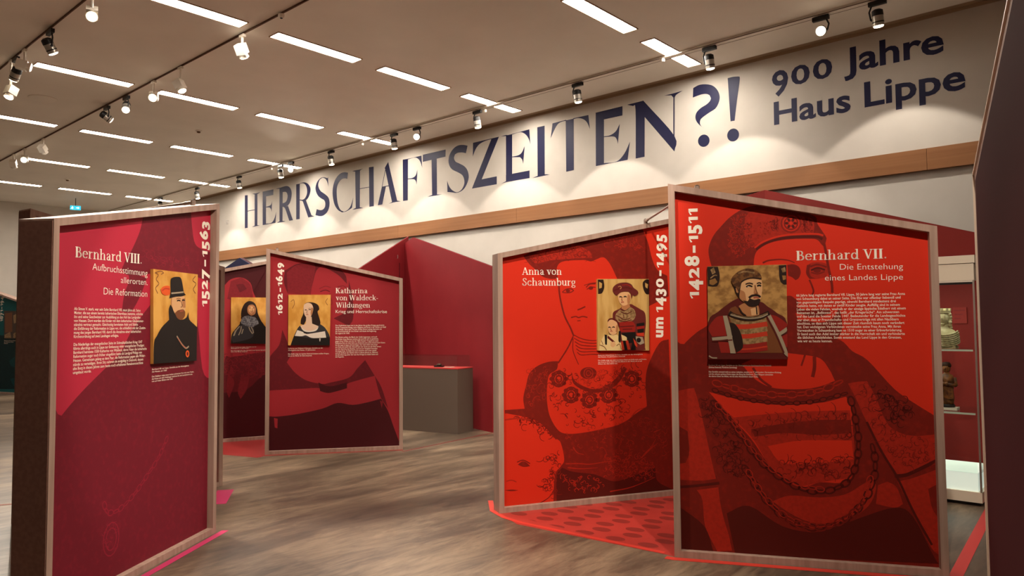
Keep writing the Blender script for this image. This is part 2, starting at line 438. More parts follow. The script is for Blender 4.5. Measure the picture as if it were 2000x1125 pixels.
# ------------------------------------------------------------------ tracks
YA, YB, YC = 2.74, 4.315, 8.42
for y, nm in ((YA, 'lighting track nearest the viewer, running along the ceiling'), (YB, 'middle lighting track running along the ceiling')):
    m = MB(); m.box((XW+.3, y-.006, HC-.022), (XE-.3, y+.006, HC-.0002), mat('bronze_track', (92, 62, 46), .6, .2))
    tag(m.build('lighting_track'), 'dark '+nm, 'lighting track')
m = MB(); m.box((XW+.3, YC-.06, HC-.03), (XE-.3, YC+.02, HC-.0002), M_CEIL)
t = tag(m.build('lighting_track'), 'pale double-lined lighting track along the title wall', 'lighting track')
for dy in (-.062, .022):
    g = MB(); g.box((XW+.3, YC+dy-.004, HC-.0315), (XE-.3, YC+dy+.004, HC-.026), mat('track_slot', (96, 72, 54), .7, .2)); g.build('slot', t)

def spot_lamp(parent, pos, aim, power, size, blend, color=(1, .86, .70), radius=.04):
    L = bpy.data.lights.new('bulb', 'SPOT'); L.energy = power; L.spot_size = size; L.spot_blend = blend; L.color = color; L.shadow_soft_size = radius
    o = bpy.data.objects.new('bulb', L); COL.objects.link(o); o.parent = parent
    o.location = pos; o.rotation_euler = Vector(aim).to_track_quat('-Z', 'Y').to_euler(); return o
def axis_mx(pos, aim):
    q = Vector(aim).to_track_quat('Z', 'Y'); m = q.to_matrix().to_4x4(); m.translation = Vector(pos); return m
def black_spot(x, y, aim, label, group, power=0, size=math.radians(100), blend=.12, lens=True, side=-1, drop=.2, color=(1, .86, .70), spill=0):
    t = thing('track_spotlight', label, 'spotlight', (x, y, HC-.031), 0, group)
    a = Vector(aim).normalized()
    m = MB(); m.box((-.09, -.02, -.052), (.09, .02, -.008), M_BLACK); m.box((-.03, -.012, -.008), (.03, .012, -.0021), M_BLACK); m.build('adapter', t)
    m = MB(); hc = Vector((.0, 0, -drop))
    m.tube((side*.06, 0, -.05), (side*.085, 0, -.11), .009, M_BLACK, 8); m.tube((side*.085, 0, -.11), (side*.07, 0, -drop), .009, M_BLACK, 8)
    m.tube((side*.07, 0, -drop), (side*.05, 0, -drop), .014, M_BLACK, 8); m.build('arm', t)
    mx = axis_mx(hc, a)
    m = MB(); m.lathe([(.03, -.1), (.055, -.085), (.058, -.04), (.058, -.03)], M_BLACK, 20, mx)
    m.lathe([(.056, -.03), (.056, .03)], M_SILVER, 20, mx); m.lathe([(.058, .03), (.058, .042)], M_BLACK, 20, mx); m.lathe([(.056, .042), (.057, .075)], M_SILVER, 20, mx)
    m.build('head', t, smooth=False)
    m = MB(); m.lathe([(.05, .0755), (.045, .086), (.02, .092)], M_LENS if lens else M_LENSOFF, 20, mx); m.build('lens', t)
    if power: spot_lamp(t, hc+a*.11, a, power, size, blend, color)
    if spill: spot_lamp(t, hc+a*.12, a, spill, math.radians(176), .5, color)
    return t
def white_spot(x, y, aim, label, group, power=0, size=math.radians(50), lit=True, drop=.2, color=(1, .86, .70)):
    t = thing('track_spotlight', label, 'spotlight', (x, y, HC-.022), 0, group)
    a = Vector(aim).normalized(); hc = Vector((0, 0, -drop))
    m = MB(); m.box((-.05, -.018, -.03), (.05, .018, 0), M_WHITEMET); m.build('adapter', t)
    m = MB(); m.tube((0, 0, -.03), (0, 0, -drop+.03), .014, M_WHITEMET, 8); m.tube((-.03, 0, -drop+.02), (.03, 0, -drop+.02), .016, M_WHITEMET, 8); m.build('stem', t)
    mx = axis_mx(hc, a)
    m = MB(); m.box((-.055, -.055, -.085), (.055, .055, .03), M_WHITEMET, mx); m.lathe([(.05, .03), (.058, .07)], M_WHITEMET, 18, mx); m.build('head', t)
    m = MB(); m.lathe([(.05, .0705), (.042, .08), (.01, .084)], M_LENS if lit else M_LENSOFF, 18, mx); m.build('lens', t)
    if power: spot_lamp(t, hc+a*.1, a, power, size, .25, color)
    return t
GC, GB, GA = 'black spotlights washing the title wall', 'spotlights on the middle track', 'spotlights on the near track'
# wall washers
for x, where in ((-2.21, 'above the words Haus Lippe'), (-4.15, 'above the question mark of the wall title'), (-6.18, 'above the letter N of the wall title'), (-8.17, 'above the letters EIT of the wall title'),
                 (-10.25, 'above the letters FT of the wall title, beside a glowing one'), (-12.17, 'above the letters SC of the wall title'), (-14.0, 'above the first letters of the wall title, left of a glowing one'),
                 (-15.75, 'at the blank left end of the title wall'), (-17.8, 'over the corner of the magenta panel'), (-19.9, 'farthest along the title wall')):
    black_spot(x, YC-.02, (0, .21, -1), f'black track spotlight {where}', GC, WASH_W, math.radians(91), .14, spill=WASH_W*.03, color=(1, .90, .78))
for x, where in ((-2.8, 'above the word Jahre'), (-9.63, 'above the letter Z of the wall title'), (-13.6, 'above the letter R of the wall title')):
    a = Vector((0, 0, 1.2))-Vector((x, YC, HC)); a = Vector((.35*-1, -1.0, -.9)) if x < -9 else Vector((.25, -1, -.9))
    a = (Vector((0, -2.0, .6))-Vector((x, YC, HC-.25))).normalized()
    black_spot(x, YC-.02, a, f'glowing track spotlight facing the viewer {where}', 'spotlights facing the viewer on the wall track', 90, math.radians(46), .4, side=1, drop=.17)
# middle and near track lamps
white_spot(-8.05, YB, (-.3, .55, -.8), 'white track spotlight with a square head, rightmost on the middle track', GB)
white_spot(-9.67, YB, (.35, .2, -.8), 'white track spotlight on a long stem, second from the right on the middle track', GB, drop=.26)
white_spot(-10.5, YB, (.75, -.45, -.5), 'glowing white track spotlight at the end of a ceiling strip, on the middle track', GB, 420, math.radians(44), drop=.22)
black_spot(-11.45, YB, (.6, -.3, -.7), 'black track spotlight with a lit lens on the middle track', GB, 160, math.radians(50), .3, side=1, drop=.17)
black_spot(-12.2, YB, (.1, .8, -.5), 'black track spotlight turned away, on the middle track', GB, lens=False, side=1, drop=.17)
white_spot(-15.2, YB, (-.4, .5, -.6), 'white track spotlight turned away, far left on the middle track', GB, lit=False)
white_spot(-16.3, YB, (.85, -.35, -.45), 'dazzling white track spotlight far left on the middle track', GB, 260)
white_spot(-17.0, YB, (-.5, .3, -.7), 'small white track spotlight, farthest left on the middle track', GB, lit=False)
white_spot(-8.2, YA, (.75, -.25, -.72), 'glowing white track spotlight, rightmost on the near track', GA, 420, math.radians(56))
black_spot(-9.5, YA, (-.1, .5, -.8), 'black track spotlight with a dim lens on the near track', GA, side=1, drop=.2)
white_spot(-10.45, YA, (.3, .8, -.2), 'white track spotlight turned sideways on the near track', GA, lit=False)
black_spot(-10.8, YA, (-.55, -.1, -.7), 'black track spotlight with a bright silver lens, left on the near track', GA, side=1, drop=.22)
white_spot(-11.0, YA, (.1, -.3, -.9), 'glowing white track spotlight hanging lowest at the left of the near track', GA, 60, drop=.42)
# lamps further along the same tracks, above the top edge of the photograph, that light the posters
def poster_spot(x, y, target, what, power=SPOT_W, deg=46, color=(1, .86, .70), blend=.35):
    hc = Vector((x, y, HC-.23)); a = (Vector(target)-hc).normalized()
    black_spot(x, y, a, f'black track spotlight pointed at {what}', 'spotlights pointed at the posters', power, math.radians(deg), blend, color=color)

# small ceiling fittings
def detector(x, y, label, r=.055):
    t = thing('smoke_detector', label, 'smoke detector', (x, y, HC), 0, 'round ceiling fittings')
    m = MB(); m.lathe([(r*.6, -.02), (r, -.012), (r, 0)], M_CEIL, 18); m.build('base', t)
    m = MB(); m.lathe([(r*.25, -.045), (r*.5, -.04), (r*.55, -.02)], mat('detector_cap', (120, 92, 70), .7, .2), 14); m.build('cap', t)
detector(-12.69, 6.0, 'small round smoke detector between the strip rows in the middle of the ceiling')
detector(-19.1, 5.93, 'small round smoke detector near the far end of the ceiling')
t = thing('ceiling_speaker', 'flat round speaker grille set in the ceiling near the left edge', 'speaker', (-12.58, 3.55, HC))
m = MB(); m.lathe([(.17, -.012), (.19, -.006), (.19, 0)], M_CEIL, 28); m.build('rim', t)
m = MB(); m.lathe([(.165, -.006), (.168, 0)], mat('speaker_grille', (190, 172, 152), .9, .1), 28); m.build('grille', t)
for x, y, w in ((-4.78, YC-.05, 'beside the question mark of the wall title'), (-8.04, YC+.03, 'above the letter E of the wall title'), (-11.23, YC+.03, 'above the letter A of the wall title'), (-14.44, YC+.03, 'above the letter H of the wall title')):
    m = MB(); m.lathe([(.016, -.075), (.022, -.06), (.018, -.03)], M_WHITEMET, 12)
    tag(m.build('track_joint', loc=(x, y, HC)), f'small white track joint knob {w}', 'track joint', 'white joints on the wall track')
t = thing('motion_sensor', 'tiny round white sensor on the near part of the middle track', 'sensor', (-7.2, YB, HC-.022))
m = MB(); m.lathe([(.03, -.04), (.036, -.02), (.036, 0)], M_WHITEMET, 14); m.build('housing', t)
m = MB(); m.lathe([(.012, -.048), (.016, -.04)], M_BLACK, 10); m.build('eye', t)
t = thing('wall_sensor', 'tiny grey sensor box on the white title wall left of the letter H', 'sensor', tuple(at_y(445, 434, 9.38)))
m = MB(); m.box((-.045, -.03, -.05), (.045, 0, .05), mat('sensor_grey', (190, 184, 176), .6, .2)); m.build('housing', t)
m = MB(); m.lathe([(.02, 0), (.012, .012)], M_SILVER, 12, Matrix.Translation((0, -.03, 0)) @ Matrix.Rotation(PI/2, 4, 'X')); m.build('eye', t)
# hanging exit sign
t = thing('exit_sign', 'turquoise lit exit sign hanging at the far end of the hall', 'exit sign', tuple(Vector((0, 0, 1.6))+ray(147.5, 402)*(23.1/ray(147.5, 402).length)))
rz = math.atan2(ray(147.5, 406).y, ray(147.5, 406).x)-PI/2
t.rotation_euler = (0, 0, rz)
ES = .01385/1.0
m = MB(); m.box((-.125, -.022, -.11), (.125, .022, 0), M_EXIT); m.build('housing', t)
m = MB(); m.tube((0, 0, 0), (0, 0, max(.02, HC-t.location.z)), .008, M_BLACK, 8); m.build('rod', t)
m = MB(); P = lambda p: (p[0]*.8, -.0235, p[1]*.8)
for poly in ([(.02, -.055), (.07, -.055), (.07, -.03), (.12, -.07), (.07, -.11), (.07, -.085), (.02, -.085)], [(-.1, -.03), (-.08, -.02), (-.07, -.035), (-.085, -.05)], [(-.12, -.06), (-.08, -.05), (-.05, -.075), (-.06, -.085), (-.085, -.07), (-.07, -.115), (-.09, -.115), (-.1, -.085), (-.125, -.11), (-.135, -.1), (-.11, -.075)]):
    fill2d(m, poly, P, M_EXITW)
m.build('symbol', t)

# ------------------------------------------------------------------ wall title, traced in wall coordinates
def crop(ox, oy, s): return lambda p: (ox+p[0]/s, oy+p[1]/s)
K1, K2_, K3, K4, K5 = crop(470, 340, 9.376), crop(600, 320, 9.376), crop(730, 290, 9.376), crop(860, 250, 9.376), crop(970, 230, 9.376)
K6, K7, K8 = crop(1060, 200, 8.035), crop(1190, 170, 7.5), crop(1340, 140, 7.5)
def ell(cx, cy, rx, ry, rot=0, n=20):
    c, s = math.cos(rot), math.sin(rot)
    return [(cx+rx*math.cos(2*PI*i/n)*c-ry*math.sin(2*PI*i/n)*s, cy+rx*math.cos(2*PI*i/n)*s+ry*math.sin(2*PI*i/n)*c) for i in range(n)]
TITLE = [
 (K1, [[(78, 390), (130, 385), (130, 985), (78, 993)], [(130, 672), (258, 648), (258, 660), (130, 684)], [(258, 360), (308, 352), (308, 945), (258, 955)],
       [(212, 362), (300, 348), (360, 330), (345, 343), (308, 366), (258, 372)], [(205, 970), (258, 944), (308, 936), (355, 938), (300, 952), (240, 964)]]),
 (K1, [[(405, 322), (468, 308), (465, 925), (405, 935)], [(405, 322), (602, 280), (600, 382), (405, 420)],
       [(465, 600), (540, 575), (565, 540), (578, 487), (573, 600), (568, 700), (555, 640), (530, 612), (465, 612)], [(405, 936), (465, 908), (530, 903), (580, 880), (620, 810), (655, 688), (640, 893)]]),
 (K1, [[(712, 255), (772, 250), (768, 870), (712, 880)], [(640, 272), (712, 252), (740, 248), (712, 268)], [(660, 895), (715, 864), (768, 858), (828, 865), (770, 878)],
       [(712, 255), (780, 232), (850, 220), (905, 250), (935, 330), (930, 430), (905, 520), (865, 580), (770, 600), (770, 537), (820, 515), (850, 470), (862, 400), (850, 345), (820, 325), (765, 330), (712, 330)],
       [(770, 590), (870, 585), (960, 845), (892, 855), (820, 640), (795, 610)]]),
 (K1, [[(1018, 188), (1085, 175), (1083, 822), (1018, 832)],
       [(1080, 176), (1130, 155), (1190, 155), (1245, 190), (1280, 260), (1275, 340), (1240, 430), (1190, 480), (1110, 488), (1080, 477), (1080, 463), (1130, 470), (1180, 440), (1215, 360), (1215, 270), (1190, 200), (1150, 170), (1110, 170), (1080, 184)],
       [(1110, 484), (1195, 475), (1300, 755), (1352, 776), (1290, 785), (1240, 795), (1140, 500)]]),
 (K2_, [[(384, 238), (375, 262), (300, 245), (240, 265), (185, 330), (155, 420), (160, 500), (200, 585), (260, 635), (310, 665), (332, 720), (325, 790), (290, 835), (240, 848), (175, 830), (152, 940), (230, 958), (300, 945), (370, 880), (405, 790), (410, 690), (385, 610), (320, 550), (250, 500), (210, 430), (205, 365), (230, 295), (270, 262), (300, 258), (340, 280), (370, 340), (390, 420)]]),
 (K2_, [[(748, 163), (690, 155), (620, 172), (550, 235), (495, 340), (468, 470), (470, 600), (500, 740), (560, 840), (640, 890), (720, 870), (790, 828), (822, 805), (845, 612), (800, 765), (740, 845), (675, 876), (610, 840), (565, 740), (545, 600), (545, 450), (575, 350), (630, 285), (690, 265), (735, 275)]]),
 (K2_, [[(880, 125), (968, 110), (965, 815), (890, 825)], [(825, 135), (880, 120), (968, 103), (1025, 85), (975, 118), (965, 132), (885, 142)], [(825, 842), (890, 806), (965, 796), (1030, 808), (900, 830)],
        [(960, 450), (1140, 421), (1140, 432), (960, 462)], [(1132, 65), (1218, 50), (1222, 775), (1140, 788)]]),
 (K3, [[(266, 245), (278, 300), (430, 955), (498, 968), (380, 985), (275, 1012), (335, 980), (212, 390), (207, 352)], [(209, 392), (217, 398), (157, 702), (148, 700)], [(148, 700), (285, 674), (287, 690), (225, 700), (148, 716)], [(148, 710), (225, 698), (158, 1025), (75, 1040)]]),
 (K3, [[(532, 205), (628, 190), (625, 950), (538, 962)], [(620, 191), (875, 130), (888, 355), (860, 260), (820, 195), (750, 167), (620, 204)],
       [(620, 552), (710, 538), (770, 490), (802, 385), (795, 520), (785, 660), (770, 595), (730, 562), (620, 564)]]),
 (K3, [[(900, 115), (1318, 20), (1315, 150), (900, 245)], [(1060, 185), (1155, 170), (1160, 850), (1070, 860)], [(980, 888), (1070, 852), (1160, 842), (1252, 838), (1160, 859), (1070, 873)]]),
 (K4, [[(500, 325), (420, 310), (330, 320), (250, 370), (180, 470), (152, 580), (165, 680), (220, 760), (320, 810), (400, 860), (435, 930), (440, 1020), (400, 1115), (340, 1167), (280, 1172), (210, 1130), (160, 1060), (126, 963), (131, 1172), (220, 1180), (285, 1187), (355, 1172), (430, 1120), (490, 1020), (522, 900), (500, 780), (440, 700), (350, 650), (280, 615), (252, 550), (270, 485), (320, 455), (400, 448), (470, 462)]]),
 (K4, [[(600, 272), (1075, 160), (760, 940), (1035, 885), (1035, 1030), (580, 1110), (935, 205), (830, 235), (720, 295), (650, 385), (596, 522)]]),
 (K5, [[(172, 325), (285, 300), (285, 1160), (174, 1178)], [(172, 1048), (605, 965), (605, 1105), (172, 1178)], [(75, 342), (172, 316), (200, 318), (172, 334)], [(87, 1208), (174, 1165), (200, 1172)],
       [(280, 298), (600, 212), (620, 490), (590, 390), (540, 315), (470, 270), (400, 272), (280, 310)], [(280, 712), (390, 690), (460, 640), (515, 520), (500, 690), (487, 842), (470, 770), (430, 722), (280, 723)]]),
 (K5, [[(745, 175), (880, 145), (882, 1040), (752, 1070)], [(653, 1106), (750, 1066), (882, 1036), (978, 1042), (880, 1060), (760, 1086)]]),
 (K6, [[(362, 283), (488, 256), (490, 1062), (370, 1088)], [(370, 273), (155, 330), (125, 568), (180, 440), (240, 340), (310, 300), (370, 291)], [(480, 250), (718, 198), (742, 422), (700, 320), (640, 265), (560, 247), (480, 264)]]),
 (K6, [[(832, 162), (1252, 60), (1252, 205), (962, 268), (962, 968), (835, 1000)], [(958, 535), (1060, 515), (1150, 450), (1210, 335), (1195, 500), (1180, 655), (1160, 575), (1110, 536), (958, 546)], [(835, 1000), (962, 954), (1080, 945), (1190, 910), (1290, 790), (1371, 614), (1334, 902)]]),
 (K7, [[(270, 258), (500, 200), (955, 715), (955, 945), (520, 440), (518, 1022), (388, 1048), (385, 330), (350, 278), (270, 262)], [(940, 130), (958, 130), (957, 940), (940, 720)], [(803, 126), (940, 93), (1077, 53), (985, 112), (958, 155), (940, 155), (910, 122)]]),
 (K8, [[(105, 240), (190, 195), (290, 185), (390, 205), (460, 270), (493, 360), (480, 450), (430, 540), (340, 600), (250, 665), (212, 705), (205, 760), (225, 800), (262, 833), (185, 770), (145, 710), (138, 650), (160, 590), (220, 530), (300, 480), (350, 430), (365, 390), (345, 345), (300, 327), (220, 335), (100, 380)], ell(260, 1012, 84, 92, .4)]),
 (K8, [[(610, 95), (690, 76), (765, 70), (788, 105), (750, 400), (712, 718), (652, 728)], ell(690, 928, 86, 97, .4)]),
]
WY = 9.38
t = thing('wall_title', 'large navy lettering of the exhibition title across the white upper wall', 'wall lettering', (-9, WY, 4.0))
O = Vector((-9, WY, 4.0))
def on_wall(p):
    q = at_y(p[0], p[1], WY)-O; return (q.x, q.z)
for k, (cr_, polys) in enumerate(TITLE):
    mb = MB(); dot = polys[1] if k >= 17 else None
    for j, poly in enumerate(polys[:1] if dot else polys):
        sm = smooth_path(poly, True, 42, 4)
        fill2d(mb, [on_wall(cr_(p)) for p in sm], lambda q, j=j: (q[0], -.002-.00015*j, q[1]), M_NAVY)
    lt = mb.build('letter', t)
    if dot:
        mb = MB(); fill2d(mb, [on_wall(cr_(p)) for p in dot], lambda q: (q[0], -.002, q[1]), M_NAVY); mb.build('dot', lt)
def lettering(to_local, V, F, p0, p1, cap, place, m, mb, nominal=None):
    """fit glyph mesh V,F so that its left/right ends sit at pixels p0,p1 (baseline) and its capitals reach pixel cap"""
    a = Vector(to_local(p0)); b = Vector(to_local(p1)); c = Vector(to_local(cap))
    e = (b-a).normalized(); n = Vector((-e.y, e.x))
    if (c-a).dot(n) < 0: n = -n
    x0 = min(v[0] for v in V); x1 = max(v[0] for v in V)
    sx = (b-a).length/(x1-x0); sy = abs((c-a).dot(n))/(nominal or cap_h())
    for f in F:
        pts = []
        for i in f:
            v = V[i]; q = a+e*((v[0]-x0)*sx)+n*(v[1]*sy); pts.append((q.x, q.y))
        mb.face([place(q) for q in pts], m)
sub = thing('wall_subtitle', 'navy words 900 Jahre Haus Lippe at the right end of the white upper wall', 'wall lettering', (-3, WY, 4.0))
O = Vector((-3, WY, 4.0))
PL = lambda q: (q[0], -.002, q[1])
V, F = oldstyle('900', .022)
xh = .72*cap_h()
for nm, (V, F), p0, p1, cp, nom in (('number', oldstyle('900', .022), (1508.7, 176), (1626.3, 148), (1509.4, 142), xh),
                       ('word', glyphs('Jahre', .022), (1648.7, 142.5), (1843.8, 100.5), (1649.5, 97), None),
                       ('word', glyphs('Haus', .022), (1512, 243.3), (1661.7, 216), (1512.5, 201), None),
                       ('word', glyphs('Lippe', .022), (1688.8, 208.7), (1886.3, 172), (1689.5, 162.3), None)):
    mb = MB(); lettering(on_wall, V, F, p0, p1, cp, PL, M_NAVY, mb, nom); mb.build(nm, sub)

# ------------------------------------------------------------------ poster stands
PW, ZL, ZH, FW, REC = 1.67, 2.2, 2.57, .045, .05
class Stand:
    def __init__(s, label, gl, direction, high='right', width=PW, T=.25, tones=None, dark_end=None, recess=REC, frame_mat=None, zl=ZL, zh=ZH, name='poster_stand', body=None):
        s.T = T; s.w = width; s.rec = recess
        s.g = Vector((gl[0], gl[1], 0)); d = Vector(direction).normalized(); s.u = Vector((d.x, d.y, 0)); s.n = Vector((-d.y, d.x, 0))
        s.za, s.zb = (zl, zh) if high == 'right' else (zh, zl)
        s.root = thing(name, label, 'poster stand', s.g, math.atan2(d.y, d.x), 'tall slanted poster stands')
        fm = frame_mat or M_FRAME
        top = lambda x: s.za+(s.zb-s.za)*x/width
        s.top = top
        o = [(0, 0), (width, 0), (width, s.zb), (0, s.za)]
        i = [(FW, FW), (width-FW, FW), (width-FW, top(width-FW)-FW), (FW, top(FW)-FW)]
        s.inner = i
        mb = MB()
        for k in range(4):
            j = (k+1) % 4
            q = [o[k], o[j], i[j], i[k]]
            mb.prism(q, 0, T, fm)
        mb.build('frame', s.root)
        s.tone = tones
        # back board
        mb = MB(); mb.prism(i, T-.03, T-.012, M_DARKLAM); mb.build('back_board', s.root)
        if dark_end:
            mb = MB()
            x0, x1 = (-.004, .001) if dark_end == 'left' else (width-.001, width+.004)
            z = s.za if dark_end == 'left' else s.zb
            mb.box((x0, .006, 0.01), (x1, T-.006, z-.012), M_DARKLAM); mb.build('end_panel', s.root)
        s.poster = MB()
        if tones:
            fill2d(s.poster, i, lambda p: (p[0], s.rec, p[1]), tones[0])
            mb2 = MB(); mb2.prism(i, s.rec+.002, s.rec+.02, M_BURGD); mb2.build('mounting_board', s.root)
        s.lay = 1
    def local(s, px, py, y=None):
        y = s.rec if y is None else y
        q = at_plane(px, py, s.g+s.n*y, s.n)-s.g
        return (q.dot(s.u), q.z)
    def shape(s, pts, tone=1, cr_=None, smooth=True, corner=55, clip=True):
        if cr_: pts = [cr_(p) for p in pts]
        L = [s.local(*p) for p in pts]
        if smooth: L = smooth_path(L, True, corner, 4)
        y = s.rec-.00002*s.lay; s.lay += 1
        fill2d(s.poster, L, lambda p: (p[0], y, p[1]), s.tone[tone], s.inner if clip else None)
    def line(s, pts, w, tone=1, cr_=None, w_end=None, same=False):
        """stroke of width w (metres)"""
        if cr_: pts = [cr_(p) for p in pts]
        L = smooth_path([s.local(*p) for p in pts], False, 70, 4)
        if not same: s.lay += .25
        y = s.rec-.00002*s.lay
        for q in stroke_polys(L, w, w_end): fill2d(s.poster, q, lambda p: (p[0], y, p[1]), s.tone[tone], s.inner)
    def ring(s, c, r, w, tone=1, cr_=None, asp=1.0, rot=0):
        if cr_: c = cr_(c)
        x, z = s.local(*c); P = ell(x, z, r, r*asp, rot, 16); P.append(P[0])
        s.lay += .02; y = s.rec-.00002*s.lay
        for q in stroke_polys(P, w): fill2d(s.poster, q, lambda p: (p[0], y, p[1]), s.tone[tone], s.inner)
    def chain(s, pts, r, w, tone, cr_=None):
        if cr_: pts = [cr_(p) for p in pts]
        L = [Vector(p) for p in smooth_path([s.local(*p) for p in pts], False, 80, 8)]
        acc = 0; last = L[0]; flip = 0; s.lay += .3
        for a, b in zip(L, L[1:]):
            acc += (b-a).length
            if acc >= r*1.5:
                acc = 0; flip = 1-flip; ang = math.atan2((b-a).y, (b-a).x)
                P = ell(b.x, b.y, r, r*(.62 if flip else .34), ang, 12); P.append(P[0]); y = s.rec-.00002*s.lay
                for q in stroke_polys(P, w): fill2d(s.poster, q, lambda p: (p[0], y, p[1]), s.tone[tone], s.inner)
    def scribble(s, pts_box, n, size, w, tone, cr_, seed=1):
        """little curls that stand for brocade or lace, inside a polygon in crop coordinates"""
        n = int(n*1.5); size *= .68; w *= .75
        R = random.Random(seed); xs = [p[0] for p in pts_box]; ys = [p[1] for p in pts_box]
        def inside(x, y):
            c = False; k = len(pts_box)
            for i in range(k):
                (x1, y1), (x2, y2) = pts_box[i], pts_box[i-1]
                if (y1 > y) != (y2 > y) and x < (x2-x1)*(y-y1)/(y2-y1)+x1: c = not c
            return c
        s.lay += 1
        for _ in range(n):
            for _ in range(20):
                x, y = R.uniform(min(xs), max(xs)), R.uniform(min(ys), max(ys))
                if inside(x, y): break
            a = R.uniform(0, 2*PI); sz = size*R.uniform(.5, 1.2); k = R.choice((-1, 1))*R.uniform(.8, 2.6)
            pts = [(x, y)]
            for i in range(4):
                a += k*.5; x += math.cos(a)*sz*.4; y += math.sin(a)*sz*.4; pts.append((x, y))
            s.line(pts, w*R.uniform(.6, 1.2), tone, cr_, w*.4, same=True)
    def finish(s): return s.poster.build('poster', s.root)
    def text(s, name, V, F, p0, p1, cap, m=None, nominal=None, y=.004, mb=None):
        own = mb is None; mb = mb or MB(); yy = s.rec-.02-y if s.lay > 20 else s.rec-.012-y
        lettering(lambda p: s.local(p[0], p[1], s.rec-.0016), V, F, p0, p1, cap, lambda q: (q[0], s.rec-.0016, q[1]), m or M_PRINTW, mb, nominal)
        if own: return mb.build(name, s.root)
        return mb
    def block(s, name, lines, p_first, p_last, right, x_h, m=None, offset=.012, widths=None):
        """lines of small print: baselines run from p_first down to p_last (left ends); the longest line ends at pixel right"""
        y = s.rec-.0016
        a = Vector(s.local(*p_first, y)); b = Vector(s.local(*p_last, y)); r = s.local(*right, y)[0]
        G = [glyphs(l, offset) if l else None for l in lines]
        wmax = max(max(v[0] for v in g[0]) for g in G if g)
        sx = (r-a.x)/wmax; n = len(lines); mb = MB()
        dz = (a.y-b.y)/(n-1) if n > 1 else 0
        sz = (dz if n > 1 else x_h)*x_h/.5 if n > 1 else x_h
        for k, g in enumerate(G):
            if not g: continue
            V, F = g; z = a.y-dz*k
            for f in F: mb.face([(a.x+V[i][0]*sx, s.rec-.0016, z+V[i][1]*sz) for i in f], m or M_TEXTW)
        return mb.build(name, s.root)
    def portrait(s, corners, label, shapes, cr_, bg, thick=.022):
        """a small printed board standing proud of the poster; shapes = [(material, points, kind)]"""
        yf = s.rec-.0020-thick
        C = [s.local(*p, yf) for p in corners]
        mb = MB(); mb.prism(C, yf, yf+thick, bg)
        for k, sh in enumerate(shapes):
            m, pts = sh[0], sh[1]; kind = sh[2] if len(sh) > 2 else 'fill'
            L = [s.local(*cr_(p), yf) for p in pts]; y = yf-.0003-.00022*k
            pl = lambda p, y=y: (p[0], y, p[1])
            if kind == 'fill': fill2d(mb, smooth_path(L, True, 60, 4), pl, m, _ccw(C))
            elif kind == 'poly': fill2d(mb, L, pl, m, _ccw(C))
            else:
                for q in stroke_polys(smooth_path(L, False, 120, 4), kind): fill2d(mb, q, pl, m, _ccw(C))
        o = mb.build('portrait_board', s.root); o['label'] = label; return o
def _ccw(P):
    a = sum(P[i-1][0]*P[i][1]-P[i][0]*P[i-1][1] for i in range(len(P)))
    return P if a > 0 else P[::-1]
def duotone(name, base, dark, mid=None):
    mid = mid or tuple(int(.5*a+.5*b) for a, b in zip(base, dark))
    dk2 = tuple(int(a*.72) for a in dark)
    return [mat(name+'_base', base, .62, .2), mat(name+'_dark', dark, .62, .2, noise=(tuple(int(.8*a+.2*b) for a, b in zip(dark, base)), (26, 26, 26), .5, .75)),
            mat(name+'_mid', mid, .62, .2, noise=(tuple(int(.75*a+.25*b) for a, b in zip(mid, dark)), (40, 40, 40), .42, .62)), mat(name+'_deep', dk2, .62, .2)]

# paint for the small portraits
G_ = lambda n, c, **k: mat('paint_'+n, c, .5, .3, **k)
GOLD = G_('gold', (228, 172, 86), noise=((206, 144, 58), (9, 9, 5), .4, .62))
PALEGOLD = G_('pale_gold', (212, 172, 104), noise=((186, 140, 72), (14, 14, 3), .4, .62))
OCHRE = G_('ochre', (190, 144, 82), noise=((144, 102, 54), (16, 16, 20), .42, .6))
BLK = G_('black', (26, 20, 18)); GREYD = G_('charcoal', (52, 50, 52)); GREYL = G_('lace_grey', (140, 140, 142), noise=((84, 84, 90), (60, 60, 60), .42, .58))
SKIN = G_('skin', (222, 172, 122)); SKIN2 = G_('skin_shade', (182, 122, 78)); PALESK = G_('pale_skin', (226, 190, 160)); PINK = G_('lip', (176, 84, 66))
BEARD = G_('beard', (122, 70, 38)); HAIRB = G_('dark_hair', (42, 24, 18)); ORG = G_('orange_plume', (226, 92, 36)); WHT = G_('linen', (226, 214, 200)); CRM = G_('cream', (228, 200, 140))
CRIM = G_('crimson', (150, 34, 26)); CRIMD = G_('dark_crimson', (92, 26, 22)); SCAR = G_('scarlet', (196, 58, 34)); TAN = G_('tan', (168, 134, 92), noise=((128, 98, 62), (40, 40, 40), .42, .58))
HATB = G_('hat_brown', (120, 78, 40), noise=((78, 46, 24), (40, 40, 40), .42, .58)); MAROON = G_('maroon', (104, 38, 34)); SILV = G_('grey_braid', (166, 150, 126)); GREEND = G_('dark_green', (44, 50, 36))

def eyes(L, dark=BLK, w=.006):
    return [(dark, p, w) for p in L]

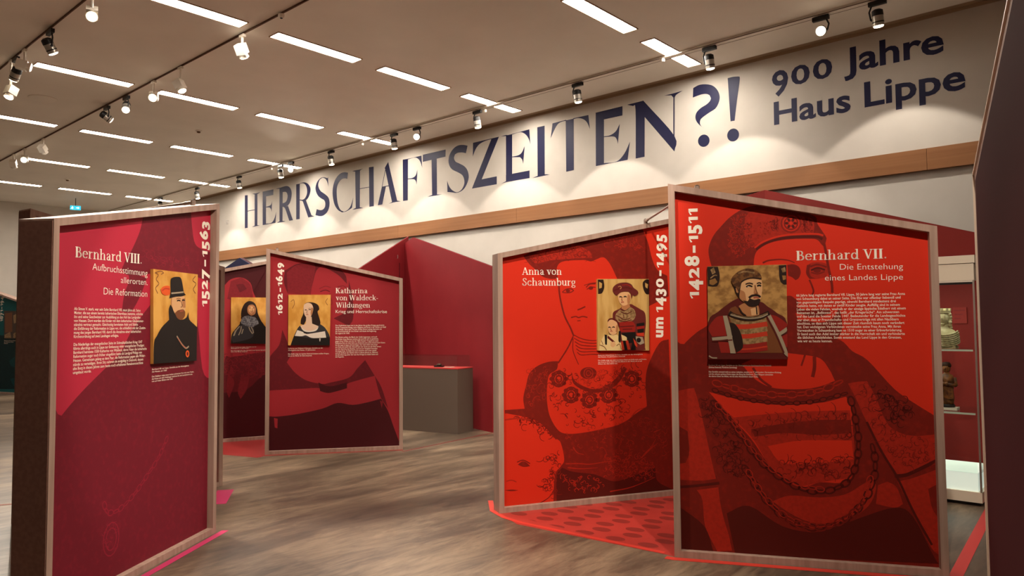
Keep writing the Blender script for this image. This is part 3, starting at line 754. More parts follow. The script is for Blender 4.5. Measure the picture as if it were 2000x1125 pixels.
# ---------------- left poster: magenta, tall hat
T1 = duotone('magenta_print', (186, 42, 66), (116, 26, 42))
P1 = Stand('large magenta poster stand with a man in a tall black hat, nearest at the left', (-4.573, 1.358), (-.5737, .8191), 'right', 1.79, .21, T1, 'left', zl=2.2, zh=2.57)
c = crop(90, 400, 4.326)
P1.shape([(820, 100), (790, 230), (720, 390), (680, 450), (640, 540), (680, 590), (800, 600), (1000, 560), (1250, 600), (1440, 690), (1460, 420), (1330, 380), (1260, 330), (1235, 200), (1222, 40)], 1, c)
P1.shape([(690, 560), (700, 640), (660, 760), (640, 900), (720, 900), (800, 760), (850, 620)], 1, c)
P1.shape([(95, 850), (120, 812), (160, 765), (205, 720), (235, 690), (255, 650), (290, 600), (330, 560), (380, 600), (395, 720), (412, 742), (425, 762), (430, 1300), (60, 1500)], 1)
P1.scribble([(830, 400), (1000, 440), (1200, 470), (1210, 520), (1000, 500), (830, 440)], 26, 60, .006, 2, c, 3)
c = crop(0, 780, 3.26)
P1.chain([(1075, 220), (1010, 370), (940, 480), (850, 610), (760, 700), (690, 720), (660, 660)], .028, .007, 2, c)
for r_ in (.05, .075): P1.ring((708, 890), r_, .008, 2, c, 1.35)
P1.scribble([(660, 800), (750, 800), (755, 960), (660, 970)], 14, 40, .007, 2, c, 4)
P1.finish()
P1.text('heading', *serif_text('Bernhard VIII.'), (147, 502), (276.5, 515), (147, 482))
P1.text('subheading', *glyphs('Aufbruchsstimmung', -.009), (180.5, 527), (288, 539.5), (180.5, 513.5))
P1.text('subheading', *glyphs('allerorten.', -.009), (236, 552.5), (288, 557), (236, 540.5))
P1.text('subheading', *glyphs('Die Reformation', -.009), (202.5, 575), (287.5, 580), (202.5, 561.5))
V, F = oldstyle('1527–1563', .042)
P1.text('years', V, F, (405, 599), (405.5, 433.5), (391, 599))
c = crop(130, 590, 7.259)
P1.block('body_text', ['Als Simon V. starb, war sein Sohn Bernhard VIII. neun Jahre alt. Seine', 'Mutter, die aus einem bereits lutherischen Elternhaus stammte, schickte', 'ihn und seine Geschwister zur Ausbildung an den Hof des Landgrafen',
    'von Hessen. Dort wurden die Kinder mit dem lutherischen Glaubensver-', 'ständnis vertraut gemacht. Gleichzeitig bereiteten Adel und Städte', 'die Einführung der Reformation in Lippe vor, die schließlich mit der Zustim-',
    'mung des jungen Bernhard VIII. durch die Annahme einer lutherischen', 'Kirchenordnung auf zwei Landtagen erfolgte.', '', 'Die Niederlage der evangelischen Seite im Schmalkaldischen Krieg 1547',
    'führte allerdings auch in Lippe zur Entlassung vieler evangelischer Prediger.', 'Bernhard heiratete 1550 Katharina von Waldeck, deren Vater die lutherische', 'Reformation sogar noch früher eingeführt hatte als Landgraf Philipp von',
    'Hessen. Gemeinsam gelang es dem Paar, die Reformation gegen alle Wider-', 'stände zu verteidigen. Ihren Sitz nahmen sie endgültig in Detmold, dessen', 'alte Burg in diesen Jahren zum heute noch erhaltenen Renaissanceschloss', 'umgebaut wurde.'],
    c((108, 112)), c((98, 1020)), c((1140, 385)), .52)
c = crop(290, 520, 4.69)
P1.block('caption', ['Bernhard VIII. zur Lippe, Gemälde aus der Ahnengalerie', 'des Hauses, um 1560', '', 'Der Edelherr trägt einen hohen schwarzen Hut mit roter Feder,', 'die Kette mit dem Anhänger zeichnet ihn als Landesherrn aus,', 'wie auf vielen Bildern der Zeit.'], c((32, 952)), c((32, 1062)), c((415, 985)), .46)
def corner_curls(*L): return [(BEARD, p, .006) for p in L]
P1.portrait([c((45, 25)), c((452, 75)), c((440, 865)), c((45, 895))][::-1], 'small gold-ground portrait of a man in a black hat',
 [(BEARD, [(60, 60), (90, 80), (70, 120), (95, 160), (65, 200), (85, 250)], .007), (BEARD, [(60, 60), (110, 45), (140, 60), (115, 75)], .006), (BEARD, [(430, 90), (405, 130), (435, 160), (410, 210), (430, 250)], .007),
  (BLK, [(45, 900), (50, 700), (75, 640), (120, 560), (188, 490), (185, 400), (200, 350), (230, 400), (260, 470), (300, 490), (345, 470), (365, 420), (375, 490), (430, 545), (460, 600), (445, 875)]),
  (SKIN2, [(205, 290), (225, 290), (225, 380), (205, 350)]),
  (SKIN, [(225, 280), (320, 275), (340, 330), (335, 400), (320, 450), (285, 470), (245, 440), (218, 380), (212, 320)]),
  (SKIN2, [(305, 300), (335, 290), (338, 380), (315, 380)]),
  (BEARD, [(240, 430), (262, 408), (285, 400), (318, 396), (335, 420), (330, 460), (300, 492), (262, 475)]),
  (PINK, [(285, 412), (318, 408)], .007), (BLK, [(258, 318), (275, 312), (290, 318)], .009), (BLK, [(305, 314), (318, 309), (330, 314)], .009), (BEARD, [(252, 300), (275, 294), (292, 300)], .005),
  (BEARD, [(298, 322), (308, 365), (292, 375)], .005),
  (ORG, [(108, 215), (125, 190), (160, 178), (192, 182), (196, 255), (165, 267), (125, 255)]), (SCAR, [(120, 225), (150, 205), (190, 210)], .01),
  (BLK, [(200, 130), (215, 105), (255, 97), (290, 105), (305, 150), (320, 235), (338, 262), (300, 275), (250, 278), (188, 292), (200, 230)]),
  (SILV, [(204, 240), (260, 236), (316, 230), (318, 244), (262, 250), (205, 256)]),
  (SILV, [(255, 640), (285, 690), (310, 725), (340, 750), (365, 733)], .012), (SCAR, [(262, 655), (300, 715), (342, 752)], .005), (ORG, ell(352, 802, 17, 32)), (CRIMD, ell(352, 802, 8, 18))], c, GOLD)

# partner stand behind it, only its edges show
Q1 = Stand('poster stand half hidden behind the large magenta poster, seen as a wooden edge', (-6.91, 1.88), (-.143, .99), 'left', 1.818, .2, T1, 'left')
Q1.shape([(100, 420), (430, 560), (430, 900), (60, 1100)], 1, None, False); Q1.finish()

# ---------------- centre pair
T2 = duotone('crimson_print', (160, 40, 48), (100, 22, 30))
gK = Vector((-8.445, 4.876))
KA = Stand('dark red poster stand of a woman with long hair, left of the grey display case', gK, (.6023, .7983), 'left', 1.695, .2, T2)
c = crop(420, 480, 2.6775)
KA.shape([(365, 130), (430, 95), (520, 88), (620, 100), (680, 150), (690, 200), (640, 150), (560, 105), (530, 130), (510, 200), (500, 250), (380, 250), (360, 190)], 1, c)
KA.shape([(375, 140), (430, 100), (520, 92), (525, 125), (510, 190), (500, 260), (380, 250)], 2, c)
KA.shape([(700, 180), (720, 280), (722, 380), (700, 420), (620, 380), (690, 330)], 1, c)
KA.line([(545, 225), (575, 212), (605, 218)], .010, 2, c); KA.line([(550, 240), (578, 232), (600, 240)], .012, 1, c)
KA.line([(640, 215), (670, 210), (690, 222)], .010, 2, c); KA.line([(600, 250), (612, 300), (596, 312)], .008, 2, c)
KA.shape([(280, 600), (335, 520), (352, 440), (385, 520), (400, 560), (375, 610), (420, 665), (480, 705), (560, 722), (600, 716), (700, 690), (745, 640), (785, 598), (835, 680), (760, 700), (690, 722), (640, 755), (590, 770), (550, 745), (450, 748), (280, 757)], 1, c)
KA.shape([(540, 715), (600, 735), (690, 715), (690, 745), (640, 760), (590, 770), (550, 760)], 3, c)
KA.shape([(280, 892), (330, 893), (430, 880), (560, 852), (640, 822), (720, 832), (800, 818), (868, 800), (905, 865), (935, 950), (975, 1060), (975, 1090), (270, 1100)], 3, c)
KA.shape([(835, 680), (870, 740), (905, 850), (870, 800), (850, 740)], 1, c)
KA.shape([(308, 900), (328, 905), (326, 955), (312, 950)], 0, c); KA.shape([(862, 810), (878, 815), (872, 850)], 2, c)
KA.finish()
c = crop(640, 540, 6.62)
KA.text('heading', *serif_text('Katharina'), c((103, 216)), c((517, 216)), c((103, 152)))
KA.text('heading', *serif_text('von Waldeck-'), c((103, 307)), c((650, 307)), c((103, 243)))
KA.text('heading', *serif_text('Wildungen'), c((105, 401)), c((548, 401)), c((105, 339)))
KA.text('subheading', *glyphs('Krieg und Herrschaftskrise', -.004), c((103, 473)), c((765, 473)), c((103, 432)))
KA.text('years', *oldstyle('1612–1649', .042), (551.5, 615), (551, 513), (540, 615))
KA.block('body_text', ['Das Grafenhaus Lippe war in den Jahren des großen Krieges geschwächt', 'durch Truppendurchzüge, hohe Abgaben und Streit in der Familie um Geld', 'die Erbfolge. Nach dem Tod des Grafen Simon Ludwig übernahm sie', 'die Vormundschaft für ihre Kinder und leitete die Regierung.', 'Sie regierte bis 1640.', '',
    'Die Stände wollten die Macht der Gräfin begrenzen, und auch', 'die Brüder ihres Mannes suchten das Land für sich zu gewinnen,', 'gegen ihren Willen und mit der Hilfe fremder Truppen im Land.', 'Katharina floh mit dem Sohn aus Detmold und suchte Schutz beim Kaiser,', 'bis die Lage in Lippe sich beruhigte. Der Sohn blieb nicht lange', 'am Hofe und starb früh. Danach kam der Streit um das Erbe erneut', 'vor die Gerichte des Reiches, und erst ein Vergleich beendete', 'die lange Krise. So blieb das Land zwischen den Linien geteilt', 'und der Einfluss der Stände nahm in diesen Jahren zu, während', 'die Bevölkerung unter der Last des Krieges zu leiden hatte und', 'die Regentin.'],
    c((100, 643)), c((97, 1048)), c((752, 845)), .52)
c = crop(440, 560, 7.5)
KA.block('caption', ['Katharina von Waldeck-Wildungen, Gemälde aus der', 'Ahnengalerie des Hauses, 17. Jahrhundert', '', 'Die Gräfin trägt ein dunkles Kleid mit breitem weißem Kragen,', 'wie es der Mode der Zeit entsprach.'], c((920, 912)), c((920, 1022)), c((1520, 975)), .46)
KA.portrait([c((925, 118)), c((1545, 118)), c((1530, 860)), c((920, 858))][::-1], 'small gold-ground portrait of a woman with a white collar',
 [(BEARD, [(960, 220), (1000, 190), (1010, 260), (980, 320)], .006), (BEARD, [(1500, 170), (1470, 220), (1500, 270)], .006),
  (HAIRB, [(1145, 320), (1160, 255), (1220, 228), (1300, 235), (1360, 270), (1377, 330), (1352, 370), (1382, 470), (1392, 545), (1345, 595), (1270, 560), (1230, 500), (1180, 500), (1150, 562), (1103, 545), (1108, 480), (1140, 400)]),
  (PALESK, [(1185, 440), (1265, 440), (1272, 540), (1372, 580), (1340, 640), (1250, 660), (1170, 640), (1095, 575), (1180, 545)]),
  (GREYD, [(955, 862), (990, 760), (1020, 690), (1060, 610), (1095, 568), (1130, 630), (1180, 655), (1260, 655), (1330, 630), (1385, 545), (1450, 590), (1500, 660), (1532, 740), (1532, 865)]),
  (BLK, [(955, 862), (1010, 722), (1180, 745), (1300, 760), (1475, 735), (1532, 742), (1532, 865)]),
  (WHT, [(1018, 720), (1055, 635), (1130, 660), (1180, 690), (1240, 688), (1460, 652), (1478, 745), (1340, 752), (1260, 748), (1180, 712), (1120, 725)]),
  (BLK, [(1145, 655), (1185, 665), (1225, 655), (1230, 680), (1195, 672), (1190, 690), (1150, 680)]),
  (WHT, [(1110, 580), (1140, 615), (1190, 640), (1250, 645), (1320, 625), (1370, 585), (1335, 640), (1260, 662), (1180, 660), (1130, 630)]),
  (PALESK, [(1150, 275), (1180, 245), (1220, 236), (1265, 255), (1288, 310), (1282, 370), (1258, 430), (1212, 468), (1172, 430), (1150, 370)]),
  (SKIN2, [(1265, 300), (1285, 320), (1280, 380), (1258, 430), (1250, 380)]), (BLK, [(1165, 345), (1180, 338), (1192, 345)], .009), (BLK, [(1222, 340), (1240, 332), (1256, 340)], .009), (BEARD, [(1215, 322), (1240, 312), (1262, 322)], .004),
  (BEARD, [(1202, 345), (1192, 385), (1205, 390)], .005), (PINK, [(1182, 412), (1200, 406), (1216, 412)], .008), (WHT, [(1378, 758), (1396, 758), (1390, 800), (1382, 800)])], c, GOLD)

gK2 = Vector((-9.8, 5.08))-Vector((.39, .92))*.95
KB = Stand('dark red poster stand of a man in a lace collar, partly hidden by its neighbour', gK2, (.39, .92), 'right', 1.67, .2, T2)
c = crop(430, 490, 2.883)
KB.shape([(20, 100), (80, 90), (300, 60), (420, 40), (420, 300), (240, 300), (190, 240), (170, 180), (120, 150), (60, 160), (20, 200)], 3, c)
KB.shape([(60, 170), (120, 150), (170, 190), (185, 260), (120, 290), (40, 270)], 2, c); KB.shape([(90, 190), (130, 185), (150, 215), (110, 235)], 1, c)
KB.shape([(20, 640), (60, 600), (120, 590), (240, 570), (420, 560), (420, 1100), (0, 1120)], 1, c)
KB.shape([(20, 800), (150, 780), (260, 690), (420, 680), (420, 1100), (0, 1120)], 3, c)
KB.scribble([(30, 580), (240, 560), (250, 700), (140, 720), (30, 700)], 80, 40, .014, 2, c, 8)
for pts in ([(120, 700), (100, 790), (115, 835), (150, 780), (165, 710)], [(45, 690), (35, 780), (50, 830), (80, 740)], [(60, 640), (50, 700), (80, 690)]): KB.shape(pts, 2, c)
KB.finish()
c = crop(440, 560, 7.5)
KB.block('caption', ['Simon Ludwig zur Lippe, Gemälde aus der', 'Ahnengalerie, 17. Jahrhundert', '', 'Der Graf trägt über dem Harnisch einen breiten Spitzenkragen,', 'wie es der Mode entsprach.'], c((82, 892)), c((82, 960)), c((640, 925)), .46)
KB.portrait([c((85, 155)), c((690, 160)), c((690, 838)), c((82, 832))][::-1], 'small gold-ground portrait of a man in armour',
 [(HAIRB, [(232, 440), (232, 380), (245, 320), (290, 240), (360, 210), (430, 240), (465, 320), (480, 400), (525, 500), (420, 560), (245, 480)]),
  (SKIN2, [(328, 300), (350, 270), (400, 262), (435, 290), (446, 340), (435, 400), (380, 425), (335, 390), (322, 340)]), (SKIN, [(340, 310), (380, 285), (415, 300), (420, 360), (380, 395), (345, 360)]),
  (BLK, [(350, 315), (372, 310)], .009), (BLK, [(405, 312), (425, 310)], .009), (PINK, [(375, 378), (405, 374)], .007), (BEARD, [(392, 315), (405, 350), (390, 355)], .005), (BEARD, [(365, 366), (410, 362)], .005),
  (BLK, [(80, 840), (95, 700), (150, 620), (210, 550), (240, 500), (480, 440), (540, 520), (610, 610), (695, 660), (695, 842)]),
  (GREYD, [(95, 740), (150, 630), (230, 560), (420, 560), (410, 720), (300, 780), (110, 820)]),
  (GREYL, [(235, 480), (270, 440), (330, 425), (400, 440), (440, 450), (478, 500), (490, 545), (440, 570), (400, 590), (330, 580), (270, 560), (232, 530)])]
 + [(SILV, p, .013) for p in ([(130, 715), (160, 640), (210, 580)], [(195, 710), (225, 640), (235, 580)], [(240, 690), (262, 620)], [(345, 590), (365, 640), (400, 690)], [(380, 590), (405, 640), (412, 680)], [(150, 640), (120, 720)])], c, GOLD)

# ---------------- right pair, bright red
T3 = duotone('scarlet_print', (212, 46, 24), (122, 27, 17), (176, 39, 23))
gA = (-4.2936, 4.6541)
A = Stand('bright red poster stand of a woman with a child, second from the right', gA, (.46488, .88537), 'right', 1.86, .14, T3, zl=2.204, zh=2.609)
c = crop(970, 440, 3.75)
A.shape([(195, 225), (400, 120), (700, 40), (1060, 0), (1085, 70), (1110, 130), (1140, 250), (1180, 330), (1250, 370), (1260, 520), (1100, 600), (930, 480), (880, 385), (840, 300), (800, 245), (770, 235), (730, 250), (690, 265), (640, 255), (500, 262), (450, 290), (440, 340), (450, 390), (390, 392), (330, 372), (280, 320), (240, 285)], 1, c)
A.shape([(240, 230), (400, 150), (560, 140), (680, 190), (700, 240), (640, 240), (500, 248), (380, 260), (300, 280), (260, 262)], 2, c)
A.scribble([(220, 230), (500, 130), (720, 110), (740, 230), (500, 250), (260, 290)], 80, 60, .008, 1, c, 11)
A.scribble([(760, 100), (1000, 60), (1080, 200), (860, 200)], 26, 50, .008, 2, c, 12)
for pts, w in (([(455, 420), (460, 500), (475, 580), (500, 670), (540, 750), (565, 812)], .016), ([(480, 490), (510, 468), (545, 466), (565, 478), (540, 492), (500, 494), (480, 490)], .009), ([(655, 455), (680, 432), (725, 428)], .011), ([(660, 470), (690, 452), (725, 455)], .008),
               ([(592, 620), (615, 612), (650, 595)], .013), ([(545, 676), (580, 668), (600, 676), (630, 668), (665, 675)], .011), ([(590, 700), (615, 698)], .008), ([(640, 440), (690, 425), (735, 420)], .007)): A.line(pts, w, 1, c)
A.shape(ell(690, 460, 17, 13)[:], 1, c); A.shape(ell(522, 480, 16, 11), 1, c)
for k in range(6): A.line([(560+6*k, 800+k*26), (620, 830+k*24), (700, 845+k*20), (760, 838+k*22)], .008, 1, c)
A.line([(560, 815), (520, 900), (450, 1010)], .014, 1, c); A.line([(560, 830), (560, 920), (600, 1020)], .008, 1, c)
c = crop(970, 700, 3.749)
A.shape([(195, 290), (215, 200), (240, 110), (300, 55), (380, 25), (450, 20), (440, 80), (385, 120), (370, 200), (368, 300), (385, 410), (430, 500), (480, 545), (560, 552), (660, 540), (750, 522), (880, 490), (960, 450), (1010, 410), (1100, 350), (1090, 180), (1110, 50), (1190, -110), (1260, -140), (1300, 1010), (1100, 1060), (560, 1080), (545, 1000), (540, 1060), (415, 1085), (425, 860), (470, 790), (495, 740), (470, 620), (430, 580), (360, 500), (250, 440), (60, 400), (60, 378), (205, 368)], 1, c)
A.shape([(480, 800), (560, 830), (720, 850), (860, 900), (1000, 860), (1160, 800), (1180, 900), (1290, 960), (1290, 1030), (560, 1070), (440, 1090), (440, 860)], 3, c)
A.scribble([(230, 110), (370, 60), (365, 300), (260, 340), (210, 300)], 30, 50, .008, 2, c, 21)
A.scribble([(385, 130), (520, 60), (640, 180), (900, 70), (1080, 60), (1060, 330), (920, 440), (740, 500), (520, 500), (390, 330)], 110, 55, .011, 1, c, 22)
for (x, y) in ((545, 268), (680, 305), (820, 268), (455, 150), (990, 150)):
    for rr in (.028, .05, .068): A.ring((x, y), rr, .014, 1, c)
    for q in range(8): A.shape(ell(x+52*math.cos(q*PI/4), y+46*math.sin(q*PI/4), 17, 15), 1, c, False); A.lay -= .98
A.shape([(548, 100), (570, 160), (640, 205), (720, 225), (800, 200), (880, 140), (930, 60), (955, 75), (900, 170), (820, 230), (720, 252), (630, 230), (560, 180)], 1, c)
A.shape(ell(672, 108, 60, 44), 1, c); A.ring((672, 108), .045, .01, 2, c); A.ring((672, 108), .022, .01, 2, c); A.scribble([(560, 150), (930, 60), (900, 190), (700, 240)], 40, 44, .007, 2, c, 23)
for pts in ([(505, 772), (600, 770), (680, 775), (780, 760), (850, 752)], [(520, 800), (620, 808), (740, 800)], [(1060, 730), (1090, 690), (1130, 650), (1165, 590)], [(1075, 715), (1130, 660), (1180, 620)], [(560, 650), (590, 690), (640, 705)], [(830, 975), (960, 950), (1060, 915), (1160, 870)], [(985, 430), (1030, 380), (1095, 358)], [(1150, 540), (1200, 520)]): A.line(pts, .011, 2, c, .004)
A.scribble([(790, 720), (960, 680), (1150, 770), (1140, 880), (930, 880), (800, 840)], 90, 48, .008, 2, c, 24)
A.scribble([(480, 560), (1100, 420), (1240, 500), (1240, 720), (900, 640), (520, 700)], 70, 44, .006, 2, c, 25)
A.scribble([(460, 860), (800, 870), (760, 980), (480, 960)], 30, 44, .009, 2, c, 26)
A.scribble([(340, 700), (480, 700), (430, 1000), (340, 980)], 34, 60, .011, 1, c, 27)
A.scribble([(150, 420), (290, 440), (440, 560), (400, 590), (270, 490), (170, 500)], 26, 80, .012, 1, c, 28)
A.line([(60, 395), (160, 392), (260, 420), (360, 500), (440, 590)], .02, 1, c); A.line([(60, 450), (150, 440), (250, 450)], .012, 2, c)
A.shape([(155, 778), (185, 755), (215, 760), (245, 788), (200, 795)], 1, c); A.line([(150, 760), (195, 745), (245, 770)], .009, 1, c)
A.shape([(60, 966), (110, 960), (160, 966), (110, 972)], 1, c); A.line([(70, 900), (110, 892), (145, 905)], .009, 2, c); A.line([(290, 1075), (380, 1020), (420, 960)], .008, 1, c)
A.finish()
c = crop(970, 440, 3.75)
A.text('heading', *serif_text('Anna von'), c((186, 362)), c((477, 362)), c((186, 310)))
A.text('heading', *serif_text('Schaumburg'), c((188, 441)), c((577, 441)), c((188, 389)))
A.text('years', *oldstyle('um 1430–1495', .042), c((1216, 822)), c((1226, 70)), c((1146, 822)))
c = crop(1160, 680, 15.385)
A.block('caption', ['Anna von Schaumburg mit Kind, Gemälde aus der Ahnengalerie', 'des Hauses, 16. Jahrhundert, Detmold', '', 'Die Gräfin trägt ein reich besticktes Kleid mit Puffärmeln und Ketten,', 'das Kind an ihrer Seite hält eine Blume in der Hand, wie es auf', 'Bildern der Zeit üblich war.'], c((122, 230)), c((122, 492)), c((1585, 420)), .46)
c = crop(1160, 530, 5.92)
A.portrait([c((40, 88)), c((635, 88)), c((640, 915)), c((45, 915))][::-1], 'small pale gold portrait of a woman with a child',
 [(HAIRB, [(45, 95), (110, 95), (120, 180), (95, 250), (48, 262)]), (PALEGOLD, [(60, 120), (95, 140), (90, 190), (60, 200)]), (HAIRB, [(58, 215), (85, 205), (95, 190)], .008), (HAIRB, [(565, 130), (600, 95), (638, 95), (638, 265), (600, 260), (570, 200)]), (PALEGOLD, [(590, 130), (625, 150), (620, 200), (595, 180)]),
  (MAROON, [(215, 540), (225, 470), (300, 430), (330, 400), (420, 378), (470, 400), (530, 435), (588, 480), (600, 600), (585, 760), (590, 880), (570, 912), (290, 915), (300, 720), (270, 560)]),
  (TAN, [(250, 500), (300, 440), (350, 460), (420, 410), (470, 450), (480, 520), (430, 580), (300, 590), (255, 560)]),
  (CRIM, [(290, 590), (440, 580), (480, 640), (470, 700), (300, 700)]), (BLK, [(320, 712), (480, 700), (490, 800), (420, 830), (340, 820)])]
 + [(CRIMD, p, .007) for p in ([(255, 510), (300, 530), (350, 560), (420, 540)], [(280, 560), (350, 580), (430, 560)], [(340, 500), (345, 540)], [(310, 470), (380, 490), (440, 460)], [(300, 640), (460, 630)], [(330, 670), (440, 665)])]
 + [(BLK, [(490, 605), (580, 590), (582, 625), (492, 640)]), (CRIM, [(490, 640), (582, 628), (582, 660), (495, 672)]), (BLK, [(500, 672), (575, 660), (570, 710), (505, 715)]), (SCAR, [(490, 715), (575, 708), (580, 750), (500, 745)]), (SILV, [(480, 750), (560, 760), (580, 830), (530, 850), (490, 810)]), (BLK, ell(515, 795, 26, 28))]
 + [(SCAR, [(300, 830), (330, 800), (350, 905), (320, 912)]), (BLK, [(335, 810), (360, 800), (385, 905), (355, 908)]), (SCAR, [(362, 800), (390, 795), (420, 905), (388, 908)]), (BLK, [(440, 800), (470, 790), (480, 905), (425, 908)]), (SCAR, [(450, 770), (490, 830), (500, 880), (470, 850)])]
 + [(SKIN2, [(315, 370), (400, 360), (415, 410), (360, 450), (315, 430)]),
  (SKIN, [(272, 275), (300, 250), (345, 238), (400, 240), (418, 300), (412, 350), (380, 385), (335, 397), (300, 370), (280, 325)]), (SKIN2, [(390, 260), (416, 290), (410, 350), (385, 380), (380, 320)]),
  (MAROON, [(212, 220), (222, 180), (260, 148), (310, 132), (380, 130), (430, 152), (455, 190), (500, 225), (510, 255), (480, 282), (445, 275), (430, 320), (415, 250), (370, 232), (310, 242), (262, 275), (235, 262)]),
  (CRIMD, [(225, 225), (290, 200), (380, 190), (440, 210)], .012), (SKIN2, [(275, 180), (300, 172), (312, 190), (296, 205)], .008), (CRIM, [(320, 160), (380, 155), (430, 180)], .008),
  (BLK, [(290, 298), (305, 292), (318, 298)], .009), (BLK, [(340, 295), (357, 290), (372, 297)], .009), (BEARD, [(322, 295), (315, 330), (330, 335)], .005), (PINK, [(310, 357), (325, 352), (342, 357)], .008),
  (CRM, [(55, 915), (60, 860), (85, 790), (120, 740), (190, 735), (265, 735), (300, 800), (320, 915)]), (BLK, [(118, 730), (148, 735), (145, 850), (125, 845)]), (CRIMD, [(155, 740), (240, 815), (225, 830), (150, 770)]), (SKIN, [(190, 820), (230, 810), (250, 850), (215, 880), (188, 860)]),
  (BLK, [(282, 690), (305, 690), (300, 830), (278, 800)]), (CRM, [(310, 730), (370, 760), (375, 800), (320, 800)]), (BEARD, [(60, 850), (110, 870), (140, 910)], .006), (BEARD, [(255, 860), (290, 840), (310, 900)], .006), (BEARD, [(80, 800), (100, 850)], .005),
  (CRIMD, [(148, 580), (165, 550), (205, 540), (255, 560), (288, 610), (290, 660), (265, 610), (210, 580)]),
  (SKIN, [(155, 590), (180, 562), (215, 562), (258, 590), (272, 640), (262, 700), (230, 735), (190, 728), (165, 700), (152, 640)]), (SKIN2, [(262, 610), (274, 650), (262, 705), (245, 700), (250, 640)]),
  (BLK, [(160, 650), (175, 644), (186, 650)], .009), (BLK, [(205, 648), (222, 642), (234, 650)], .009), (PINK, [(182, 695), (196, 690), (208, 695)], .007), (BEARD, [(192, 650), (186, 675), (198, 678)], .005)], c, PALEGOLD)

gB = (-2.5907, 4.5668)
B = Stand('largest bright red poster stand, with a bearded man in a cap, at the right', gB, (.8986, .4388), 'left', 1.674, .2, T3)
c = crop(1400, 380, 6.25)
cc = crop(1290, 340, 2.813)
# cap
B.shape([cc((285, 520)), cc((268, 460)), cc((265, 405)), cc((290, 340)), cc((330, 290)), cc((390, 230)), cc((470, 185)), c((560, 130)), c((900, 180)), c((1190, 260)), c((1230, 360)), c((1330, 510)), c((1335, 560)), c((1310, 640)), c((1270, 600)), c((1230, 555)), c((1150, 540)), c((900, 545)), c((700, 575)), c((560, 630)), c((490, 690)), c((460, 760)), c((450, 860)), cc((440, 520))], 1)
B.shape([c((360, 260)), c((480, 190)), c((760, 230)), c((900, 240)), c((1150, 290)), c((1190, 380)), c((1180, 470)), c((900, 490)), c((720, 520)), c((560, 570)), c((430, 650)), c((350, 560)), c((340, 400))], 2)
B.scribble([(180, 280), (400, 220), (760, 240), (760, 420), (420, 620), (260, 780), (120, 640)], 260, 42, .008, 2, c, 31)
B.scribble([(230, 400), (420, 330), (440, 600), (250, 720)], 70, 40, .007, 1, c, 32)
B.shape(ell(905, 350, 130, 115), 2, c)
for rr, tn in ((.062, 1), (.048, 0), (.043, 1), (.03, 0)): B.ring((905, 350), rr, .008, tn, c)
for q in range(6): B.shape(ell(905+52*math.cos(q*PI/3), 350+46*math.sin(q*PI/3), 22, 17, q*PI/3), 3, c, False)
B.shape(ell(905, 350, 20, 20), 0, c)
B.scribble([(1040, 260), (1160, 300), (1150, 470), (1060, 470)], 40, 40, .008, 1, c, 33)
B.scribble([(620, 330), (760, 300), (740, 420), (640, 430)], 24, 50, .008, 1, c, 34)
B.line([(460, 650), (560, 580), (720, 520), (900, 490), (1200, 480), (1300, 500)], .012, 0, c); B.line([(480, 672), (580, 605), (720, 552), (900, 522), (1200, 515), (1290, 545)], .016, 3, c)
# face
B.line([(560, 835), (620, 808), (700, 796), (790, 792), (880, 805), (950, 832)], .012, 1, c, .006)
B.shape([(860, 860), (930, 850), (1000, 880), (1025, 950), (1000, 1020), (960, 1045), (920, 1010), (870, 990)], 1, c)
B.shape([(1105, 880), (1150, 835), (1250, 825), (1340, 850), (1370, 930), (1330, 1010), (1200, 1030), (1120, 990), (1095, 930)], 2, c)
B.shape([(1100, 860), (1145, 850), (1130, 940), (1150, 1000), (1210, 1025), (1130, 1030), (1090, 960)], 1, c)
B.line([(1140, 880), (1230, 855), (1340, 885)], .012, 1, c); B.line([(1150, 925), (1230, 895), (1320, 920)], .012, 3, c); B.shape(ell(1225, 930, 45, 26), 1, c); B.line([(1150, 950), (1230, 968), (1320, 940)], .009, 1, c)
B.line([(1310, 600), (1330, 700), (1355, 850), (1385, 1000), (1405, 1100), (1410, 1200)], .016, 1, c)
B.line([(1130, 1040), (1160, 1110), (1180, 1180), (1160, 1230)], .011, 1, c)
B.shape([(1530, 580), (1545, 578), (1560, 590), (1556, 600), (1580, 606), (1620, 602), (1622, 612), (1590, 620), (1560, 612), (1530, 610)], 1)
B.shape([(1525, 640), (1560, 625), (1600, 630), (1625, 622), (1640, 600), (1645, 640), (1630, 668), (1600, 690), (1550, 690), (1520, 670)], 1)
# cloak
B.shape([(1310, 705), (1336, 672), (1361, 649), (1381, 636), (1410, 610), (1550, 600), (1570, 660), (1600, 655), (1641, 664), (1665, 686), (1695, 704), (1747, 760), (1790, 790), (1827, 813), (1850, 830), (1860, 1120), (1310, 1090)], 1)
c = crop(1310, 700, 2.744)
B.shape([(380, 30), (450, 0), (560, -30), (700, -20), (800, 0), (850, 60), (880, 120), (800, 150), (700, 165), (560, 160), (480, 130), (430, 90)], 0, c)
for pts, w in (([(770, -10), (770, 50), (760, 100)], .022), ([(440, 50), (480, 110), (540, 155)], .016), ([(720, -20), (700, 40)], .012)): B.line(pts, w, 1, c)
B.shape([(205, 180), (300, 205), (420, 232), (600, 250), (800, 238), (940, 205), (968, 270), (975, 380), (985, 500), (970, 640), (900, 668), (800, 664), (700, 690), (600, 640), (520, 560), (430, 430), (320, 310)], 0, c)
B.shape([(330, 318), (500, 300), (700, 285), (960, 278), (975, 400), (985, 500), (970, 640), (800, 664), (690, 684), (600, 630), (520, 560), (440, 430)], 2, c)
B.shape([(430, 380), (600, 350), (800, 330), (965, 330), (970, 400), (800, 410), (600, 400), (450, 420)], 1, c); B.lay -= .5
B.shape([(520, 470), (700, 440), (970, 440), (980, 540), (800, 560), (600, 560)], 0, c)
